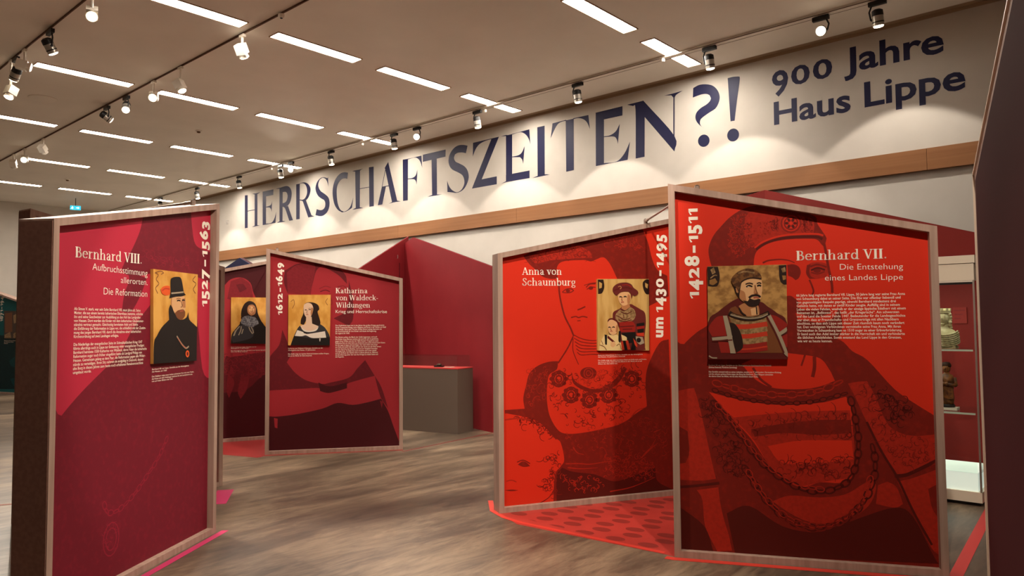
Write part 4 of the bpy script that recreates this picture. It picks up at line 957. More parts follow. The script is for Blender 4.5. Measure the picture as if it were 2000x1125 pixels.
B.scribble([(420, 330), (960, 290), (970, 420), (450, 420)], 60, 60, .010, 1, c, 41); B.scribble([(560, 560), (960, 530), (960, 640), (640, 640)], 50, 60, .009, 1, c, 42)
B.shape([(545, 765), (640, 735), (800, 745), (930, 730), (1020, 680), (1085, 640), (1100, 700), (1060, 790), (960, 860), (850, 885), (740, 875), (640, 830)], 2, c)
B.shape([(1110, 680), (1160, 660), (1210, 690), (1245, 780), (1200, 800), (1100, 780)], 2, c)
B.shape([(40, 175), (80, 165), (125, 158), (150, 240), (185, 390), (215, 530), (242, 645), (160, 655), (40, 650)], 2, c)
B.shape([(40, 360), (90, 390), (100, 500), (80, 560), (40, 565)], 1, c)
B.shape([(140, 705), (255, 690), (270, 800), (310, 950), (330, 1030), (250, 1035), (185, 900), (170, 760)], 2, c)
B.line([(40, 690), (140, 682), (260, 668)], .018, 3, c)
B.shape([(950, 135), (1000, 125), (1052, 122), (1100, 210), (1150, 330), (1200, 385), (1300, 415), (1440, 405), (1440, 560), (1340, 590), (1260, 615), (1215, 620), (1150, 520), (1050, 340), (990, 210)], 2, c)
B.shape([(1215, 660), (1300, 640), (1440, 590), (1440, 660), (1380, 700), (1400, 800), (1450, 900), (1450, 1060), (1400, 1020), (1340, 900), (1280, 790)], 2, c)
B.line([(1200, 630), (1260, 625), (1340, 590), (1440, 540)], .022, 3, c); B.line([(1050, 340), (1130, 500), (1215, 640), (1300, 820), (1400, 1000)], .014, 3, c)
B.scribble([(1000, 150), (1060, 150), (1180, 380), (1420, 430), (1420, 540), (1240, 600), (1100, 400)], 60, 50, .008, 1, c, 43)
B.scribble([(1060, 130), (1180, 180), (1330, 300), (1200, 360)], 30, 60, .012, 3, c, 44)
B.scribble([(150, 180), (330, 330), (440, 640), (300, 640), (220, 420)], 90, 50, .008, 3, c, 45)
# collar chain and the two long chains
B.shape([(195, 115), (260, 140), (380, 170), (500, 195), (640, 205), (780, 190), (880, 160), (920, 120), (945, 150), (900, 205), (780, 235), (640, 248), (480, 235), (330, 205), (210, 165)], 1, c)
B.chain([(200, 118), (300, 150), (420, 178), (560, 195), (700, 190), (820, 165), (920, 120)], .034, .008, 2, c)
B.chain([(205, 160), (340, 205), (480, 230), (640, 240), (780, 228), (930, 190)], .022, .008, 3, c)
B.chain([(205, 215), (290, 300), (380, 420), (460, 530), (560, 620), (680, 690), (800, 715), (900, 690), (965, 640), (1000, 540), (1005, 420), (985, 300), (965, 220)], .032, .011, 3, c)
B.chain([(225, 225), (310, 310), (395, 425), (475, 530), (570, 612), (690, 676), (800, 700)], .028, .006, 2, c)
B.chain([(380, 560), (440, 660), (520, 770), (620, 860), (740, 905), (860, 900), (970, 840), (1050, 740), (1090, 640), (1095, 540), (1075, 450)], .034, .010, 3, c)
B.chain([(400, 580), (460, 680), (540, 780), (640, 860), (750, 892), (860, 884), (960, 826), (1035, 735), (1072, 640)], .03, .006, 2, c)
B.shape([(40, 790), (180, 900), (230, 1040), (345, 1045), (300, 830), (420, 790), (600, 900), (800, 930), (1000, 860), (1200, 800), (1300, 850), (1420, 1080), (1460, 1100), (30, 1040)], 3, c)
B.shape([(170, 760), (255, 720), (275, 830), (315, 960), (320, 1020), (255, 1020), (195, 900)], 2, c)
B.chain([(560, 810), (640, 870), (750, 905), (860, 895), (970, 835), (1040, 760)], .034, .009, 1, c)
B.finish()
c = crop(1545, 470, 5.357)
B.text('heading', *serif_text('Bernhard VII.'), c((55, 206)), c((996, 184)), c((54, 112)))
B.text('subheading', *glyphs('Die Entstehung', -.009), c((511, 304)), c((1172, 298)), c((511, 244)))
B.text('subheading', *glyphs('eines Landes Lippe', -.009), c((355, 417)), c((1172, 408)), c((355, 359)))
B.text('years', *oldstyle('1428–1511', .042), (1365.5, 583), (1362.5, 407), (1340.5, 583))
B.block('body_text', ['66 Jahre lang regierte Bernhard VII. Lippe, 50 Jahre lang war seine Frau Anna', 'von Schaumburg dabei an seiner Seite. Die Ehe war offenbar liebevoll und', 'von gegenseitigem Respekt geprägt, obwohl Bernhard mindestens drei', 'Geliebte hatte, mit denen er zwölf Kinder zeugte. Auffällig sind in seinem',
    'Leben die vielen Fehden, weshalb er der einzige lippische Edelherr mit einem', 'Beinamen ist, „Bellicosus“, das heißt „der Kriegerische“. Am schwersten', 'traf das Land die Soester Fehde 1447. Bedeutender für die Landesgeschichte', 'war aber, dass er Freundschafts- und Grenzverträge mit allen Nachbarn',
    'abschloss, so dass sich Lippe seit dieser Zeit räumlich kaum noch verändert', 'hat. Den wichtigsten Verbündeten vermittelte seine Frau Anna. Mit ihren', 'Verwandten in Schaumburg kam es 1510 sogar zu einer Erbverbrüderung.', 'Er band auch den Adel immer stärker in die Herrschaft ein und verhinderte', 'die üblichen Adelsfehden. Somit entstand das Land Lippe in den Grenzen,', 'wie wir es heute kennen.'],
    c((55, 585)), c((65, 1063)), c((1195, 572)), .5, offset=.014)
c = crop(1375, 700, 11.43)
B.block('caption', ['Bernhard VII. zur Lippe, Gemälde aus der Ahnengalerie des Residenzschlosses Detmold', '(Schloss Detmold, Fürstliche Sammlung)', '', 'Das Gemälde entstand nicht zu seinen Lebzeiten, sondern im 17. Jahrhundert. Die kostbare Kleidung', 'und die schwere goldene Kette zeigen den Rang des Edelherrn. Zwei Wappen schmücken', 'die oberen Ecken des Bildes, wie bei allen Ahnenbildern dieser Reihe.'], c((102, 165)), c((102, 412)), c((1722, 380)), .46)
c = crop(1380, 510, 5.357)
band = lambda y0, y1, m, d=-30: (m, [(290, y0), (450, y0-4), (630, y0+d), (640, y1+d), (450, y1-4), (300, y1)], 'fill')
B.portrait([c((8, 55)), c((835, 35)), c((850, 1025)), c((20, 1025))][::-1], 'ochre portrait of a bearded man in red',
 [(HAIRB, [(8, 60), (120, 60), (138, 160), (120, 250), (80, 268), (15, 262)]), (TAN, [(40, 90), (75, 65), (95, 120), (60, 140)]), (OCHRE, [(30, 200), (90, 180), (115, 220), (70, 250), (30, 240)]), (TAN, [(40, 180), (80, 150), (110, 150)], .008),
  (HAIRB, [(755, 45), (838, 40), (838, 245), (800, 240), (765, 190)]), (TAN, [(780, 80), (820, 60), (830, 110), (795, 120)]), (OCHRE, [(790, 150), (830, 150), (830, 190), (800, 200)]),
  (CRIMD, [(12, 1030), (18, 635), (120, 530), (250, 430), (330, 388), (420, 470), (560, 425), (640, 475), (740, 545), (840, 640), (860, 1030)]),
  (CRIM, [(20, 700), (100, 590), (180, 570), (210, 780), (60, 790)]), (CRIM, [(670, 560), (740, 580), (835, 650), (835, 690), (750, 770)]), (CRIM, [(120, 840), (230, 850), (250, 960), (150, 960)]), (CRIM, [(760, 800), (845, 760), (845, 900), (820, 900)]),
  (BEARD, [(235, 520), (300, 470), (420, 560), (560, 560), (640, 520), (700, 700), (800, 960), (290, 960), (250, 700)]),
  (TAN, [(240, 585), (400, 625), (620, 590), (635, 650), (460, 665), (270, 660)]),
  band(662, 715, SCAR), band(712, 765, TAN), band(765, 812, SCAR), band(812, 872, TAN), band(872, 962, CRIM), band(915, 930, SCAR),
  (HAIRB, [(240, 640), (300, 660), (360, 760), (380, 900), (310, 960), (270, 820)]),
  (SILV, [(172, 572), (215, 570), (250, 700), (275, 830), (305, 965), (250, 965), (230, 850), (195, 690)]), (SILV, [(55, 800), (160, 790), (270, 780), (270, 808), (150, 825), (60, 830)]), (CRIMD, [(60, 838), (270, 825)], .008),
  (SILV, [(625, 562), (668, 558), (720, 660), (790, 800), (850, 960), (848, 1005), (800, 950), (730, 780)]), (SILV, [(742, 755), (800, 715), (836, 690), (836, 735), (760, 785)]), (CRIMD, [(630, 580), (720, 750), (810, 960)], .010),
  (SKIN2, [(335, 470), (400, 440), (520, 450), (550, 500), (552, 565), (440, 580), (380, 540)]), (SKIN, [(460, 500), (530, 480), (545, 560), (470, 570)]), (HAIRB, [(340, 490), (370, 540), (410, 570)], .010), (HAIRB, [(520, 480), (528, 560)], .008),
  (HAIRB, [(235, 540), (300, 575), (420, 600), (540, 590), (655, 540)], .030), (SILV, [(250, 560), (340, 585), (440, 600), (560, 588), (640, 555)], .008), (TAN, [(260, 548), (360, 578), (520, 582), (640, 542)], .005),
  (HAIRB, [(285, 270), (345, 215), (380, 280), (370, 360), (340, 385), (305, 330)]), (SKIN2, [(305, 280), (328, 268), (340, 300), (330, 335), (312, 325)]),
  (SKIN, [(368, 225), (420, 190), (480, 175), (545, 175), (575, 200), (582, 260), (578, 330), (560, 410), (510, 460), (440, 455), (385, 410), (345, 380), (352, 300)]),
  (SKIN2, [(352, 300), (400, 330), (420, 420), (470, 460), (400, 430), (345, 385)]), (SKIN2, [(500, 260), (515, 320), (545, 340), (530, 350), (490, 340)]),
  (HAIRB, [(380, 410), (430, 420), (450, 390), (500, 405), (545, 395), (562, 400), (545, 450), (505, 475), (440, 470)]), (PINK, [(490, 385), (520, 380), (545, 386)], .010),
  (HAIRB, [(442, 385), (470, 365), (500, 358), (540, 360), (562, 378)], .014), (BLK, [(415, 270), (445, 255), (478, 268)], .010), (BLK, [(530, 262), (550, 252), (570, 262)], .010), (WHT, [(428, 270), (438, 266)], .006), (HAIRB, [(408, 242), (445, 230), (485, 240)], .007), (HAIRB, [(525, 236), (550, 226), (572, 236)], .007),
  (BEARD, [(505, 250), (520, 310), (530, 338), (500, 345)], .006),
  (HATB, [(258, 200), (275, 160), (320, 118), (370, 92), (430, 78), (500, 92), (550, 125), (575, 165), (575, 185), (520, 172), (450, 178), (400, 192), (368, 218), (350, 262), (340, 330), (312, 275), (285, 262)]), (TAN, [(330, 130), (400, 110), (500, 125)], .010), (HAIRB, [(362, 218), (410, 190), (480, 175), (572, 186)], .007),
  (CRIMD, [(12, 985), (300, 975), (600, 985), (852, 1000), (855, 1030), (15, 1030)]), (SILV, [(25, 990), (60, 1010), (110, 1012)], .008)], c, OCHRE)

# ---------------- dark stand at the right edge, nearest the viewer
dk = math.radians(284)
P0 = Stand('dark burgundy stand closest to the viewer at the right edge', (-.58, 3.52), (math.cos(dk), math.sin(dk)), 'right', 1.67, .2, None)
# its plain side faces the viewer: dark board almost flush with a thin wooden edge
mb = MB(); i = [(.04, .04), (PW-.04, .04), (PW-.04, ZH-.045), (.04, ZL-.035)]
mb.prism(i, -.001, .02, mat('dark_burgundy_laminate', (62, 25, 27), .85, .05)); mb.build('front_board', P0.root)
M_EDGEW = mat('lit_wood_edge_tone', (246, 228, 208), .5, .3)  # wooden edge painted paler than the frame, as if light caught it
mb = MB(); mb.box((0, -.007, 0), (.006, 0, ZL+.001), M_EDGEW); mb.prism([(0, ZL-.008), (PW, ZH-.008), (PW, ZH), (0, ZL)], -.007, 0, M_EDGEW); mb.build('edge_strip', P0.root)

# ---------------- teal poster far left
T4 = duotone('teal_poster', (16, 96, 100), (9, 44, 48))
gT = at_z(-34, 767, 0); gT2 = at_z(36, 771.5, 0)
dT = (gT2-gT).normalized()
TS = Stand('teal poster stand far off at the left edge, behind the magenta poster', (gT.x, gT.y), (dT.x, dT.y), 'left', 1.67, .2, T4)
TS.shape([(-20, 655), (60, 655), (60, 760), (-20, 760)], 1, None, False)
TS.shape([(18, 705), (40, 690), (60, 700), (50, 720), (24, 716)], 2); TS.shape([(20, 740), (50, 735), (60, 750), (30, 755)], 2); TS.finish()
TS.text('years', *oldstyle('1871–1949', .03), (5.5, 628), (6, 573), (-1, 628))
TS.portrait([(8, 607), (52, 608), (52, 662), (8, 661)][::-1], 'small dark painting of a group',
  [(BEARD, [(10, 612), (24, 610), (24, 648), (10, 650)]), (TAN, [(26, 616), (34, 612), (34, 630), (27, 632)]), (TAN, [(9, 654), (20, 648), (22, 660), (9, 660)]), (TAN, [(26, 652), (34, 646), (35, 660), (26, 660)])], lambda p: p, G_('dark_brown', (70, 50, 40)))
TS.block('caption', ['Bildunterschrift zum Gemälde', 'der fürstlichen Familie', 'Detmold'], (8, 666), (8, 671.5), (33, 668), .46)

# ---------------- struts between paired stands
def strut(label, a, b, foot_a=True):
    a, b = Vector(a), Vector(b)
    t = thing('connecting_rod', label, 'rod', a, 0, 'steel rods joining paired stands')
    d = b-a
    m = MB(); m.tube((0, 0, 0), d, .009, M_ROD, 12); m.build('rod', t)
    for p, s in ((Vector((0, 0, 0)), 1), (d, -1)):
        q = p+d.normalized()*s*.02
        m = MB(); m.tube(q-Vector((0, 0, .022)), q+Vector((0, 0, .014)), .019, M_ROD, 14); m.tube(q+d.normalized()*s*.0, q+d.normalized()*s*.09, .014, M_ROD, 12)
        m.lathe([(.012, .0142), (.013, .018), (.006, .022)], M_BLACK, 10, Matrix.Translation(q)); m.build('bracket', t)
def top_pt(S, x, y, dz=.023):
    p = S.g+S.u*x+S.n*y; return Vector((p.x, p.y, S.top(x)+dz))
strut('steel rod joining the tops of the two magenta stands at the left', top_pt(Q1, .33, .1), top_pt(P1, 1.6, .1))
strut('steel rod joining the tops of the two bright red stands', top_pt(A, 1.5, .07), top_pt(B, .2, .1))
strut('steel rod joining the tops of the two dark red stands', top_pt(KB, 1.55, .1), top_pt(KA, .12, .1))

# ---------------- burgundy display walls
def leaning_board(name, label, a, b, za, zb, thick=.12, cat='partition wall', m=None, peak=None):
    """upright board from ground point a to b with a sloped top; the back lies away from the viewer"""
    a = Vector((a[0], a[1], 0)); b = Vector((b[0], b[1], 0)); d = b-a; w = d.length
    t = thing(name, label, cat, a, math.atan2(d.y, d.x))
    pts = [(0, 0), (w, 0), (w, zb)] + ([(peak[0]*w, peak[1])] if peak else []) + [(0, za)]
    q = MB(); q.prism(pts, 0, .02, m or M_BURG); q.build('face_board', t)
    q = MB(); q.prism(pts, .02, thick, M_BURGD); q.build('core', t)
    return t
r1, r2 = at_y(790, 474, 8.75), at_z(962.5, 845, 0)
zr = at_y(963, 520, r2.y)
rw = leaning_board('display_wall', 'tall burgundy display wall behind the grey display case', (r1.x, 8.75), (r2.x, r2.y), at_y(790, 475, 8.75).z, zr.z, .04, peak=(.115, at_y(811, 463, 8.67).z))
m = MB(); m.box((-.07, .01, 0), (0, .03, at_y(788, 489, 8.75).z), M_BURGD); m.build('joint_gap', rw)
m = MB(); m.box((-.07, -.002, at_y(788, 488, 8.75).z), (0, .03, at_y(790, 475, 8.75).z), M_BURG); m.build('header_board', rw)
l2 = at_y(798, 462, 8.86); l1 = at_y(700, 526, 7.62)
lw_ = leaning_board('display_wall', 'burgundy display wall to the left of the dark slot, above the long-haired woman poster', (l1.x, 7.62), (l2.x, 8.86), l1.z, l2.z, .04)
gv = at_y(777, 500, 8.6); wl = (Vector((l2.x, 8.86, 0))-Vector((l1.x, 7.62, 0))).length
m = MB(); m.box((wl*.80, -.003, 0), (wl*.80+.012, 0, l2.z-.5), M_BURGD); m.build('groove', lw_)
m = MB(); m.tube((wl*.76, -.012, l2.z-.36), (wl*.76, -.012, l2.z-.42), .006, M_SILVER, 8); m.tube((wl*.76, -.012, l2.z-.42), (wl*.76, 0, l2.z-.42), .006, M_SILVER, 8); m.build('hook', lw_)
b1 = at_y(1448, 377, 9.15); b2 = at_y(1493, 371, 9.0); b3 = at_y(1975, 468, 8.35)
leaning_board('display_wall', 'burgundy display wall behind the glass showcase at the right', (b2.x, 9.0), (b3.x, 8.35), b2.z, b3.z, .04, m=M_BURGR)
leaning_board('display_wall', 'narrow return of a burgundy display wall above the largest red poster', (b1.x-.55, 9.02), (b2.x-.01, 9.02), b1.z-.18, at_y(1492, 371.5, 9.02).z, .04, m=M_BURGR)
n1, n2, n3 = at_y(436, 524, 7.9), at_y(468, 503.5, 7.9), at_y(492, 515, 7.9)
t = leaning_board('display_wall', 'navy display wall peak far off, above the lace collar poster', (n1.x-.3, 7.9), (n3.x+.6, 7.9), n1.z-.1, n3.z-.25, .1, m=M_NAVYB, peak=((n2.x-n1.x+.3)/(n3.x-n1.x+.9), n2.z))

# ---------------- grey display case
dA, dB, dC = Vector((-8.764, 7.385, 0)), Vector((-7.827, 7.599, 0)), Vector((-7.634, 8.08, 0))
ux = (dB-dA).normalized(); uy = Vector((-ux.y, ux.x, 0)); dep = (dC-dB).dot(uy); LN = 1.45
org = dB-ux*LN
t = thing('display_case', 'taupe display case with a red top and a low glass cover', 'display case', org, math.atan2(ux.y, ux.x))
DH = .955
m = MB(); m.box((0, 0, 0), (LN, dep, DH-.015), M_GREY); m.build('cabinet', t)
m = MB(); m.box((-.004, -.004, DH-.015), (LN+.004, dep+.004, DH), M_REDLINER); m.build('top', t)
m = MB(); e = .03; x0, x1, y0, y1, z0, z1 = e, LN-e, e, dep-e, DH, DH+.175; g_ = .006
for lo, hi in (((x0, y0, z0), (x1, y0+g_, z1)), ((x0, y1-g_, z0), (x1, y1, z1)), ((x0, y0+g_, z0), (x0+g_, y1-g_, z1)), ((x1-g_, y0+g_, z0), (x1, y1-g_, z1)), ((x0, y0, z1), (x1, y1, z1+g_))): m.box(lo, hi, M_GLASS)
m.build('glass_cover', t)
def in_case(x, y, z=DH): p = org+ux*x+uy*y; return (p.x, p.y, z+.001)
rz = math.atan2(ux.y, ux.x)
t = thing('relic', 'small dark metal object lying in the grey display case', 'exhibit', in_case(LN-.46, .2), rz+.2)
m = MB(); m.box((-.07, -.035, 0), (.07, .035, .022), M_BLACK); m.build('base', t)
m = MB(); m.lathe([(.034, .022), (.042, .034), (.026, .048), (.012, .05)], mat('old_bronze', (74, 56, 40), .4, .5, .6), 18); m.build('seal', t)
t = thing('document', 'small pale sheet of paper lying in the grey display case', 'document', in_case(LN-.26, .17), rz-.15)
m = MB(); m.box((-.07, -.05, 0), (.07, .05, .004), M_PAPER); m.build('sheet', t)
m = MB()
for k in range(5): m.box((-.055, .03-k*.015, .004), (.05-(k % 2)*.02, .033-k*.015, .0046), mat('ink', (70, 54, 44), .8, .1))
m.build('writing', t)

# ---------------- glass showcase at the right
VX1, VY = -1.262, 7.47
VX0, VD, VH = VX1-1.25, .6, 2.44
t = thing('showcase', 'tall glass showcase with a glowing base, between the largest red poster and the dark stand', 'showcase', (VX0, VY, 0))
VW = VX1-VX0
m = MB(); m.box((.02, .03, 0), (VW-.02, VD-.03, .03), M_BLACK); m.box((0, 0, .03), (VW, VD, .12), M_CREAM); m.build('plinth', t)
zb = .12; m = MB(); m.box((.03, .02, zb), (VW-.03, VD-.02, zb+.16), mat('opal_panel', (228, 238, 226), .5, .3, emit=(220, 238, 222), strength=.30)); m.build('light_base', t)
zt = 2.0
m = MB(); m.box((0, 0, zt), (VW, VD, zt+.095), M_CREAM); m.box((-.01, -.01, zt+.1), (VW+.01, VD+.01, zt+.168), M_CREAM); m.box((0, 0, zt-.05), (VW, .012, zt), M_CREAM); m.box((VW-.012, .012, zt-.05), (VW, VD, zt), M_CREAM); m.build('top_box', t)
m = MB(); m.box((.0, .002, zt-.066), (VW, .016, zt-.051), M_WHITEMET); m.box((.02, .004, zt-.085), (VW, .012, zt-.067), M_BLACK); m.build('top_rail_and_shade', t)  # the black strip under the white rail stands in for shadow
m = MB(); m.box((.04, .04, zt-.012), (VW-.04, VD-.04, zt), mat('shelf_fill_glow', (250, 250, 240), .5, .3, emit=(240, 245, 225), strength=3.0)); m.build('shelf_fill', t)  # glowing panel added out of sight behind the lip to brighten the shelves
for px, py in ((0, 0), (VW-.03, 0), (0, VD-.03), (VW-.03, VD-.03)):
    m = MB(); w_ = .014; qx, qy = px+(.016 if px else 0), py+(.016 if py else 0); m.box((qx, qy, .12), (qx+w_, qy+w_, zt-.05), M_SILVER); m.build('post', t)
m = MB(); m.box((.03, .006, .28), (VW-.03, .012, zt), M_GLASS); m.build('glass_pane', t)
m = MB(); m.box((VW-.012, .03, .28), (VW-.006, VD-.03, zt), M_GLASS); m.build('glass_pane', t)
zs1 = at_y(1870, 683, VY).z; zs2 = at_y(1870, 806, VY).z
M_EDGE = mat('shelf_glass_edge', (206, 222, 206), .3, .5)
for z in (zs1, zs2):
    s_ = MB(); s_.box((.032, .03, z-.012), (VW-.032, VD-.03, z), M_GLASS); sh = s_.build('shelf', t)
    s_ = MB(); s_.box((.032, .020, z-.014), (VW-.032, .0295, z+.001), M_EDGE); s_.build('shelf_edge', sh)
# bust on the upper shelf
pb = at_y(1848, 675, VY+.25)
t = thing('bust', 'pale stone bust with a crown on the upper shelf of the glass showcase', 'sculpture', (pb.x-.02, VY+.28, zs1+.001))
KS = Matrix.Scale(.78, 4)
def sc(mb_):
    mb_.v = [tuple(KS @ Vector(p)) for p in mb_.v]; return mb_
m = MB(); m.box((-.13, -.09, 0), (.13, .09, .03), M_STONE); sc(m).build('base', t)
m = MB()
m.lathe([(.13, .03), (.15, .07), (.152, .13), (.14, .18), (.105, .215), (.06, .24), (.05, .26), (.048, .30)], M_STONE, 24, Matrix.Diagonal((1, .72, 1, 1)))
m.ball((0, -.012, .355), (.062, .072, .088), M_STONE, 18, 12); m.ball((0, -.078, .350), (.009, .014, .022), M_STONE, 8, 6)
for sx in (-1, 1):
    m.ball((sx*.024, -.0745, .370), (.012, .006, .005), M_STONE, 8, 6); m.ball((sx*.025, -.0735, .384), (.016, .006, .004), M_STONE, 8, 6)
    for k in range(6): m.ball((sx*(.064+.004*(k % 2)), .0+.012*(k % 3), .40-.032*k), (.022, .034, .024), M_STONE, 8, 6)
m.ball((0, -.073, .318), (.016, .007, .004), M_STONE, 8, 6); m.ball((0, -.062, .288), (.022, .016, .014), M_STONE, 8, 6)
sc(m).build('figure', t, smooth=True)
m = MB()
m.lathe([(.070, .41), (.076, .415), (.078, .445), (.070, .444)], M_STONE, 22)
for k in range(8): m.box((-.014, -.006, .44), (.014, .006, .472), M_STONE, Matrix.Rotation(k*PI/4, 4, 'Z') @ Matrix.Translation((0, .073, 0)))
sc(m).build('crown', t)
m = MB()
for k in range(7):
    pts = []
    for q in range(9):
        an = math.radians(-165+q*19+k*3); rr = .150-.004*k; zz = .205-.021*k-.05*math.sin(q/8*PI)
        if zz < .19: rr = .156
        pts.append((rr*math.cos(an), rr*.74*math.sin(an), zz))
    for p, q in zip(pts, pts[1:]): m.tube(p, q, .010, M_STONE, 8)
sc(m).build('drapery', t, smooth=True)
# figurine
pf = at_y(1851, 798, VY+.22)
t = thing('figurine', 'small gilded wooden figurine on the middle shelf of the glass showcase', 'sculpture', (pf.x, VY+.22, zs2+.001))
m = MB(); m.box((-.085, -.06, 0), (.085, .06, .022), M_PAPER); m.build('plinth', t)
m = MB(); m.lathe([(.06, .022), (.062, .04), (.055, .05)], M_BLACK, 16); m.build('foot', t)
m = MB(); m.lathe([(.05, .05), (.058, .1), (.05, .17), (.06, .23), (.066, .27), (.05, .31), (.024, .325), (.022, .345)], M_GILT, 18)
m.ball((0, -.005, .375), (.036, .04, .046), M_GILT, 12, 8); m.ball((0, -.045, .37), (.008, .012, .014), M_GILT, 6, 5)
for sx in (-1, 1):
    m.tube((sx*.062, 0, .285), (sx*.08, -.03, .22), .018, M_GILT, 8, .015); m.tube((sx*.08, -.03, .22), (sx*.015, -.07, .235), .015, M_GILT, 8, .011); m.ball((sx*.012, -.072, .236), (.016, .014, .016), M_GILT, 8, 6)
m.build('figure', t, smooth=True)
m = MB(); m.lathe([(.04, .385), (.042, .405), (.03, .425), (.01, .43)], mat('figure_hair', (60, 34, 20), .6, .2), 14); m.build('hair', t, smooth=True)
m = MB(); m.box((-.062, -.068, .1), (-.02, -.04, .2), M_GILT); m.box((.02, -.066, .1), (.06, -.04, .19), M_GILT); m.build('skirt_folds', t)
m = MB(); pc = at_y(1872, 633, 8.60)
t = thing('wall_print', 'faint square print on the burgundy wall seen through the glass showcase', 'print', (pc.x, pc.y-.10, pc.z), math.atan2(b3.y-9.0+b3.y*0-0, 1)*0)
a_ = math.atan2(8.35-9.0, b3.x-b2.x); t.rotation_euler = (0, 0, a_)
dpl = Vector((b2.x, 9.0, 0)); dn = Vector((-math.sin(a_), math.cos(a_), 0)); pc2 = at_plane(1875, 616, dpl, dn)
t.location = pc2-dn*.004
m = MB(); m.box((-.066, -.004, -.08), (.066, .003, .08), mat('rose_board', (136, 42, 36), .7, .2)); m.build('board', t)
m = MB()
for k in range(3): m.box((-.05, -.0046, .045-k*.04), (.05-.02*k, -.004, .055-k*.04), mat('rose_ink', (118, 34, 36), .7, .2))
m.build('motif', t)

# ---------------- floor film and tape (thin vinyl lying on the floor)
def film(name, label, pts, m, z=.001, spots=None, group=None):
    mb = MB(); P = [(p.x, p.y) for p in pts]
    cx = sum(p[0] for p in P)/len(P); cy = sum(p[1] for p in P)/len(P)
    L = [(p[0]-cx, p[1]-cy) for p in P]
    a = sum(L[i-1][0]*L[i][1]-L[i][0]*L[i-1][1] for i in range(len(L)))
    if a < 0: L = L[::-1]
    mb.prism(L, 0, z, m, 'xy')
    if spots: spots(mb, L, cx, cy)
    o = mb.build(name, loc=(cx, cy, .0005)); return tag(o, label, 'floor film' if 'film' in name else 'floor tape', group)
gz = lambda x, y: at_z(x, y, 0)
def V3(p): return Vector((p[0], p[1], 0))
A0 = V3(A.g)+V3(A.n)*A.T; A1 = A0+V3(A.u)*A.w; A2 = V3(A.g)+V3(A.u)*A.w
B0 = V3(B.g); B1 = B0+V3(B.u)*B.w
edge0, edge1, edge2 = gz(950, 990), gz(1010, 1024), gz(1300, 1083)
def leaf_spots(mb, L, cx, cy):
    d = (edge2-edge1).normalized(); n = Vector((-d.y, d.x, 0)); o = edge1
    for i in range(-3, 14):
        for j in range(0, 10):
            p = o+d*(.02+i*.27+(.06 if j % 2 else 0))+n*(.12+j*.15); x, y = p.x-cx, p.y-cy
            def inside():
                c = False
                for k in range(len(L)):
                    (x1, y1), (x2, y2) = L[k], L[k-1]
                    for dx, dy in ((0, 0),):
                        if (y1 > y) != (y2 > y) and x < (x2-x1)*(y-y1)/(y2-y1)+x1: c = not c
                return c
            if inside():
                e = ell(x, y, .080, .052, math.atan2(d.y, d.x), 16)
                e = [q for k, q in enumerate(e)]
                mb.face([(q[0], q[1], .0016) for q in clip_poly(e, L)] , M_DECALSPOT) if len(clip_poly(e, L)) > 2 else None
film('floor_film', 'coral floor film with dark oval spots between the two bright red stands', [edge1, edge2, B0-V3(B.n)*-.0+V3(B.u)*.02, A2-V3(A.n)*.0+V3(A.u)*.1+V3(B.u)*.3, A2+V3(A.n)*.02, V3(A.g)+V3(A.n)*.02], M_DECAL, .0008, leaf_spots)
def tape(label, pts, w, m, group='coloured outlines taped on the floor', z=.0012):
    q = []
    P = [Vector((p.x, p.y)) for p in pts]; Lf, Rt = [], []
    for i in range(len(P)):
        d = (P[min(i+1, len(P)-1)]-P[max(i-1, 0)]).normalized(); n = Vector((-d.y, d.x)); Lf.append(P[i]+n*w/2); Rt.append(P[i]-n*w/2)
    poly = [Vector((p.x, p.y, 0)) for p in Lf]+[Vector((p.x, p.y, 0)) for p in Rt[::-1]]
    return film('floor_tape', label, poly, m, z, None, group)
tape('bright coral tape along the front edge of the spotted floor film', [gz(958, 978), gz(962, 998), gz(985, 1011), gz(1018, 1021), gz(1298, 1080)], .045, M_DECAL2, z=.002)
tape('bright coral tape in front of the largest red poster stand', [gz(1300, 1089), B0-V3(B.n)*.035, B1-V3(B.n)*.05+V3(B.u)*.1], .06, M_DECAL2, z=.0016)
tape('dull red tape running from the largest poster stand towards the glass showcase', [gz(1862, 1135), gz(1925, 1012), gz(1945, 975)], .075, M_TAPE_RED)
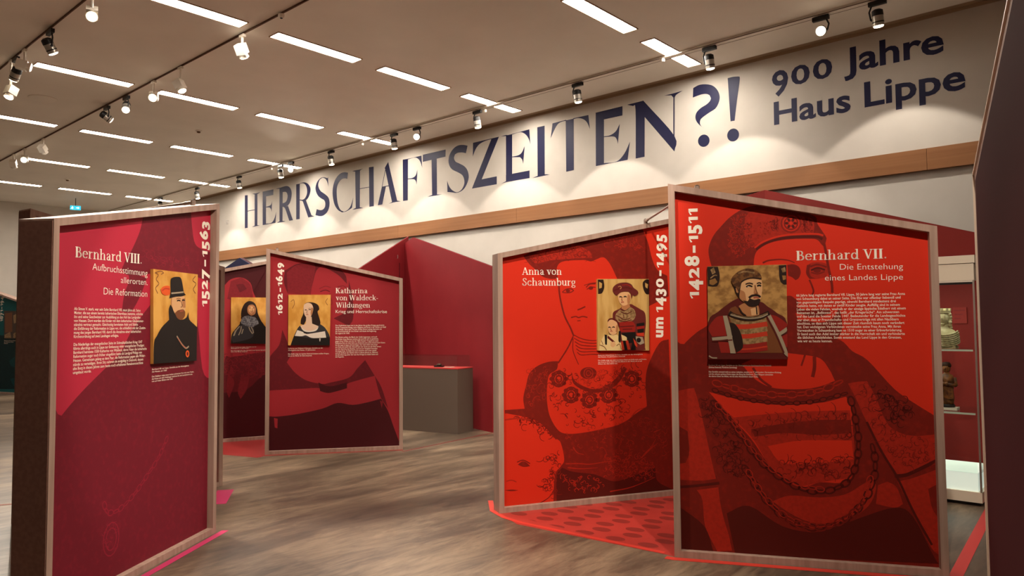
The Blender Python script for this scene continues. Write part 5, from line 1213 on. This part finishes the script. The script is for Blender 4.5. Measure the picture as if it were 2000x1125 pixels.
tape('magenta tape along the foot of the left magenta poster stand', [V3(P1.g)-V3(P1.n)*.06, V3(P1.g)+V3(P1.u)*(P1.w+.06)-V3(P1.n)*.045], .055, M_TAPE_PINK)
tape('short magenta tape tip beyond the left magenta poster stand', [gz(424, 985), gz(441, 957)], .15, M_TAPE_PINK)
tape('thin burgundy tape from the dark red poster stand to the grey display case', [gz(786, 882), gz(962, 845.5)], .03, M_TAPE_DARK)
tape('faint red tape on the floor at the left edge', [gz(-40, 990), gz(30, 984)], .05, mat('faded_red_tape', (150, 90, 74), .6, .2))
KB0 = V3(KB.g); KA0 = V3(KA.g)
film('floor_film', 'crimson floor film between the two dark red stands', [KB0+V3(KB.u)*.5+V3(KB.n)*.02, KB0+V3(KB.u)*1.67+V3(KB.n)*.02, KA0+V3(KA.u)*1.5+V3(KA.n)*.03, KA0-V3(KA.n)*.07+V3(KA.u)*0, gz(502, 894), gz(436, 888)], M_DECALR, .0008)
tape('crimson tape at the foot of the long-haired woman poster stand', [gz(504, 893), KA0-V3(KA.n)*.04, KA0+V3(KA.u)*KA.w-V3(KA.n)*.04], .05, M_DECALR, z=.0016)

# ---------------- lamps that light the posters (they hang above the top edge of the photograph)
poster_spot(-1.9, YA, (-4.95, 2.0, 1.85), 'the magenta poster', SPOT_W*1.5, 40)
poster_spot(-1.6, YB, (-5.2, 2.3, 1.45), 'the middle of the magenta poster', SPOT_W*.9, 22)
poster_spot(-.6, YA, (-1.75, 4.95, 1.75), 'the largest red poster', SPOT_W*1.15, 88, blend=.7)
poster_spot(-2.4, YA, (-4.1, 5.35, 1.45), 'the red poster of the woman with a child', SPOT_W*1.4, 46, blend=.5)
poster_spot(-4.7, YB, (-7.9, 5.6, 1.5), 'the dark red poster of the long-haired woman', SPOT_W*1.0, 52)
poster_spot(-5.0, YB, (-9.8, 5.3, 1.5), 'the dark red poster of the man in a lace collar', SPOT_W*.5, 40)
poster_spot(-3.4, YA, (-3.6, 3.2, 0), 'the floor in the middle of the hall', SPOT_W*.8, 60)
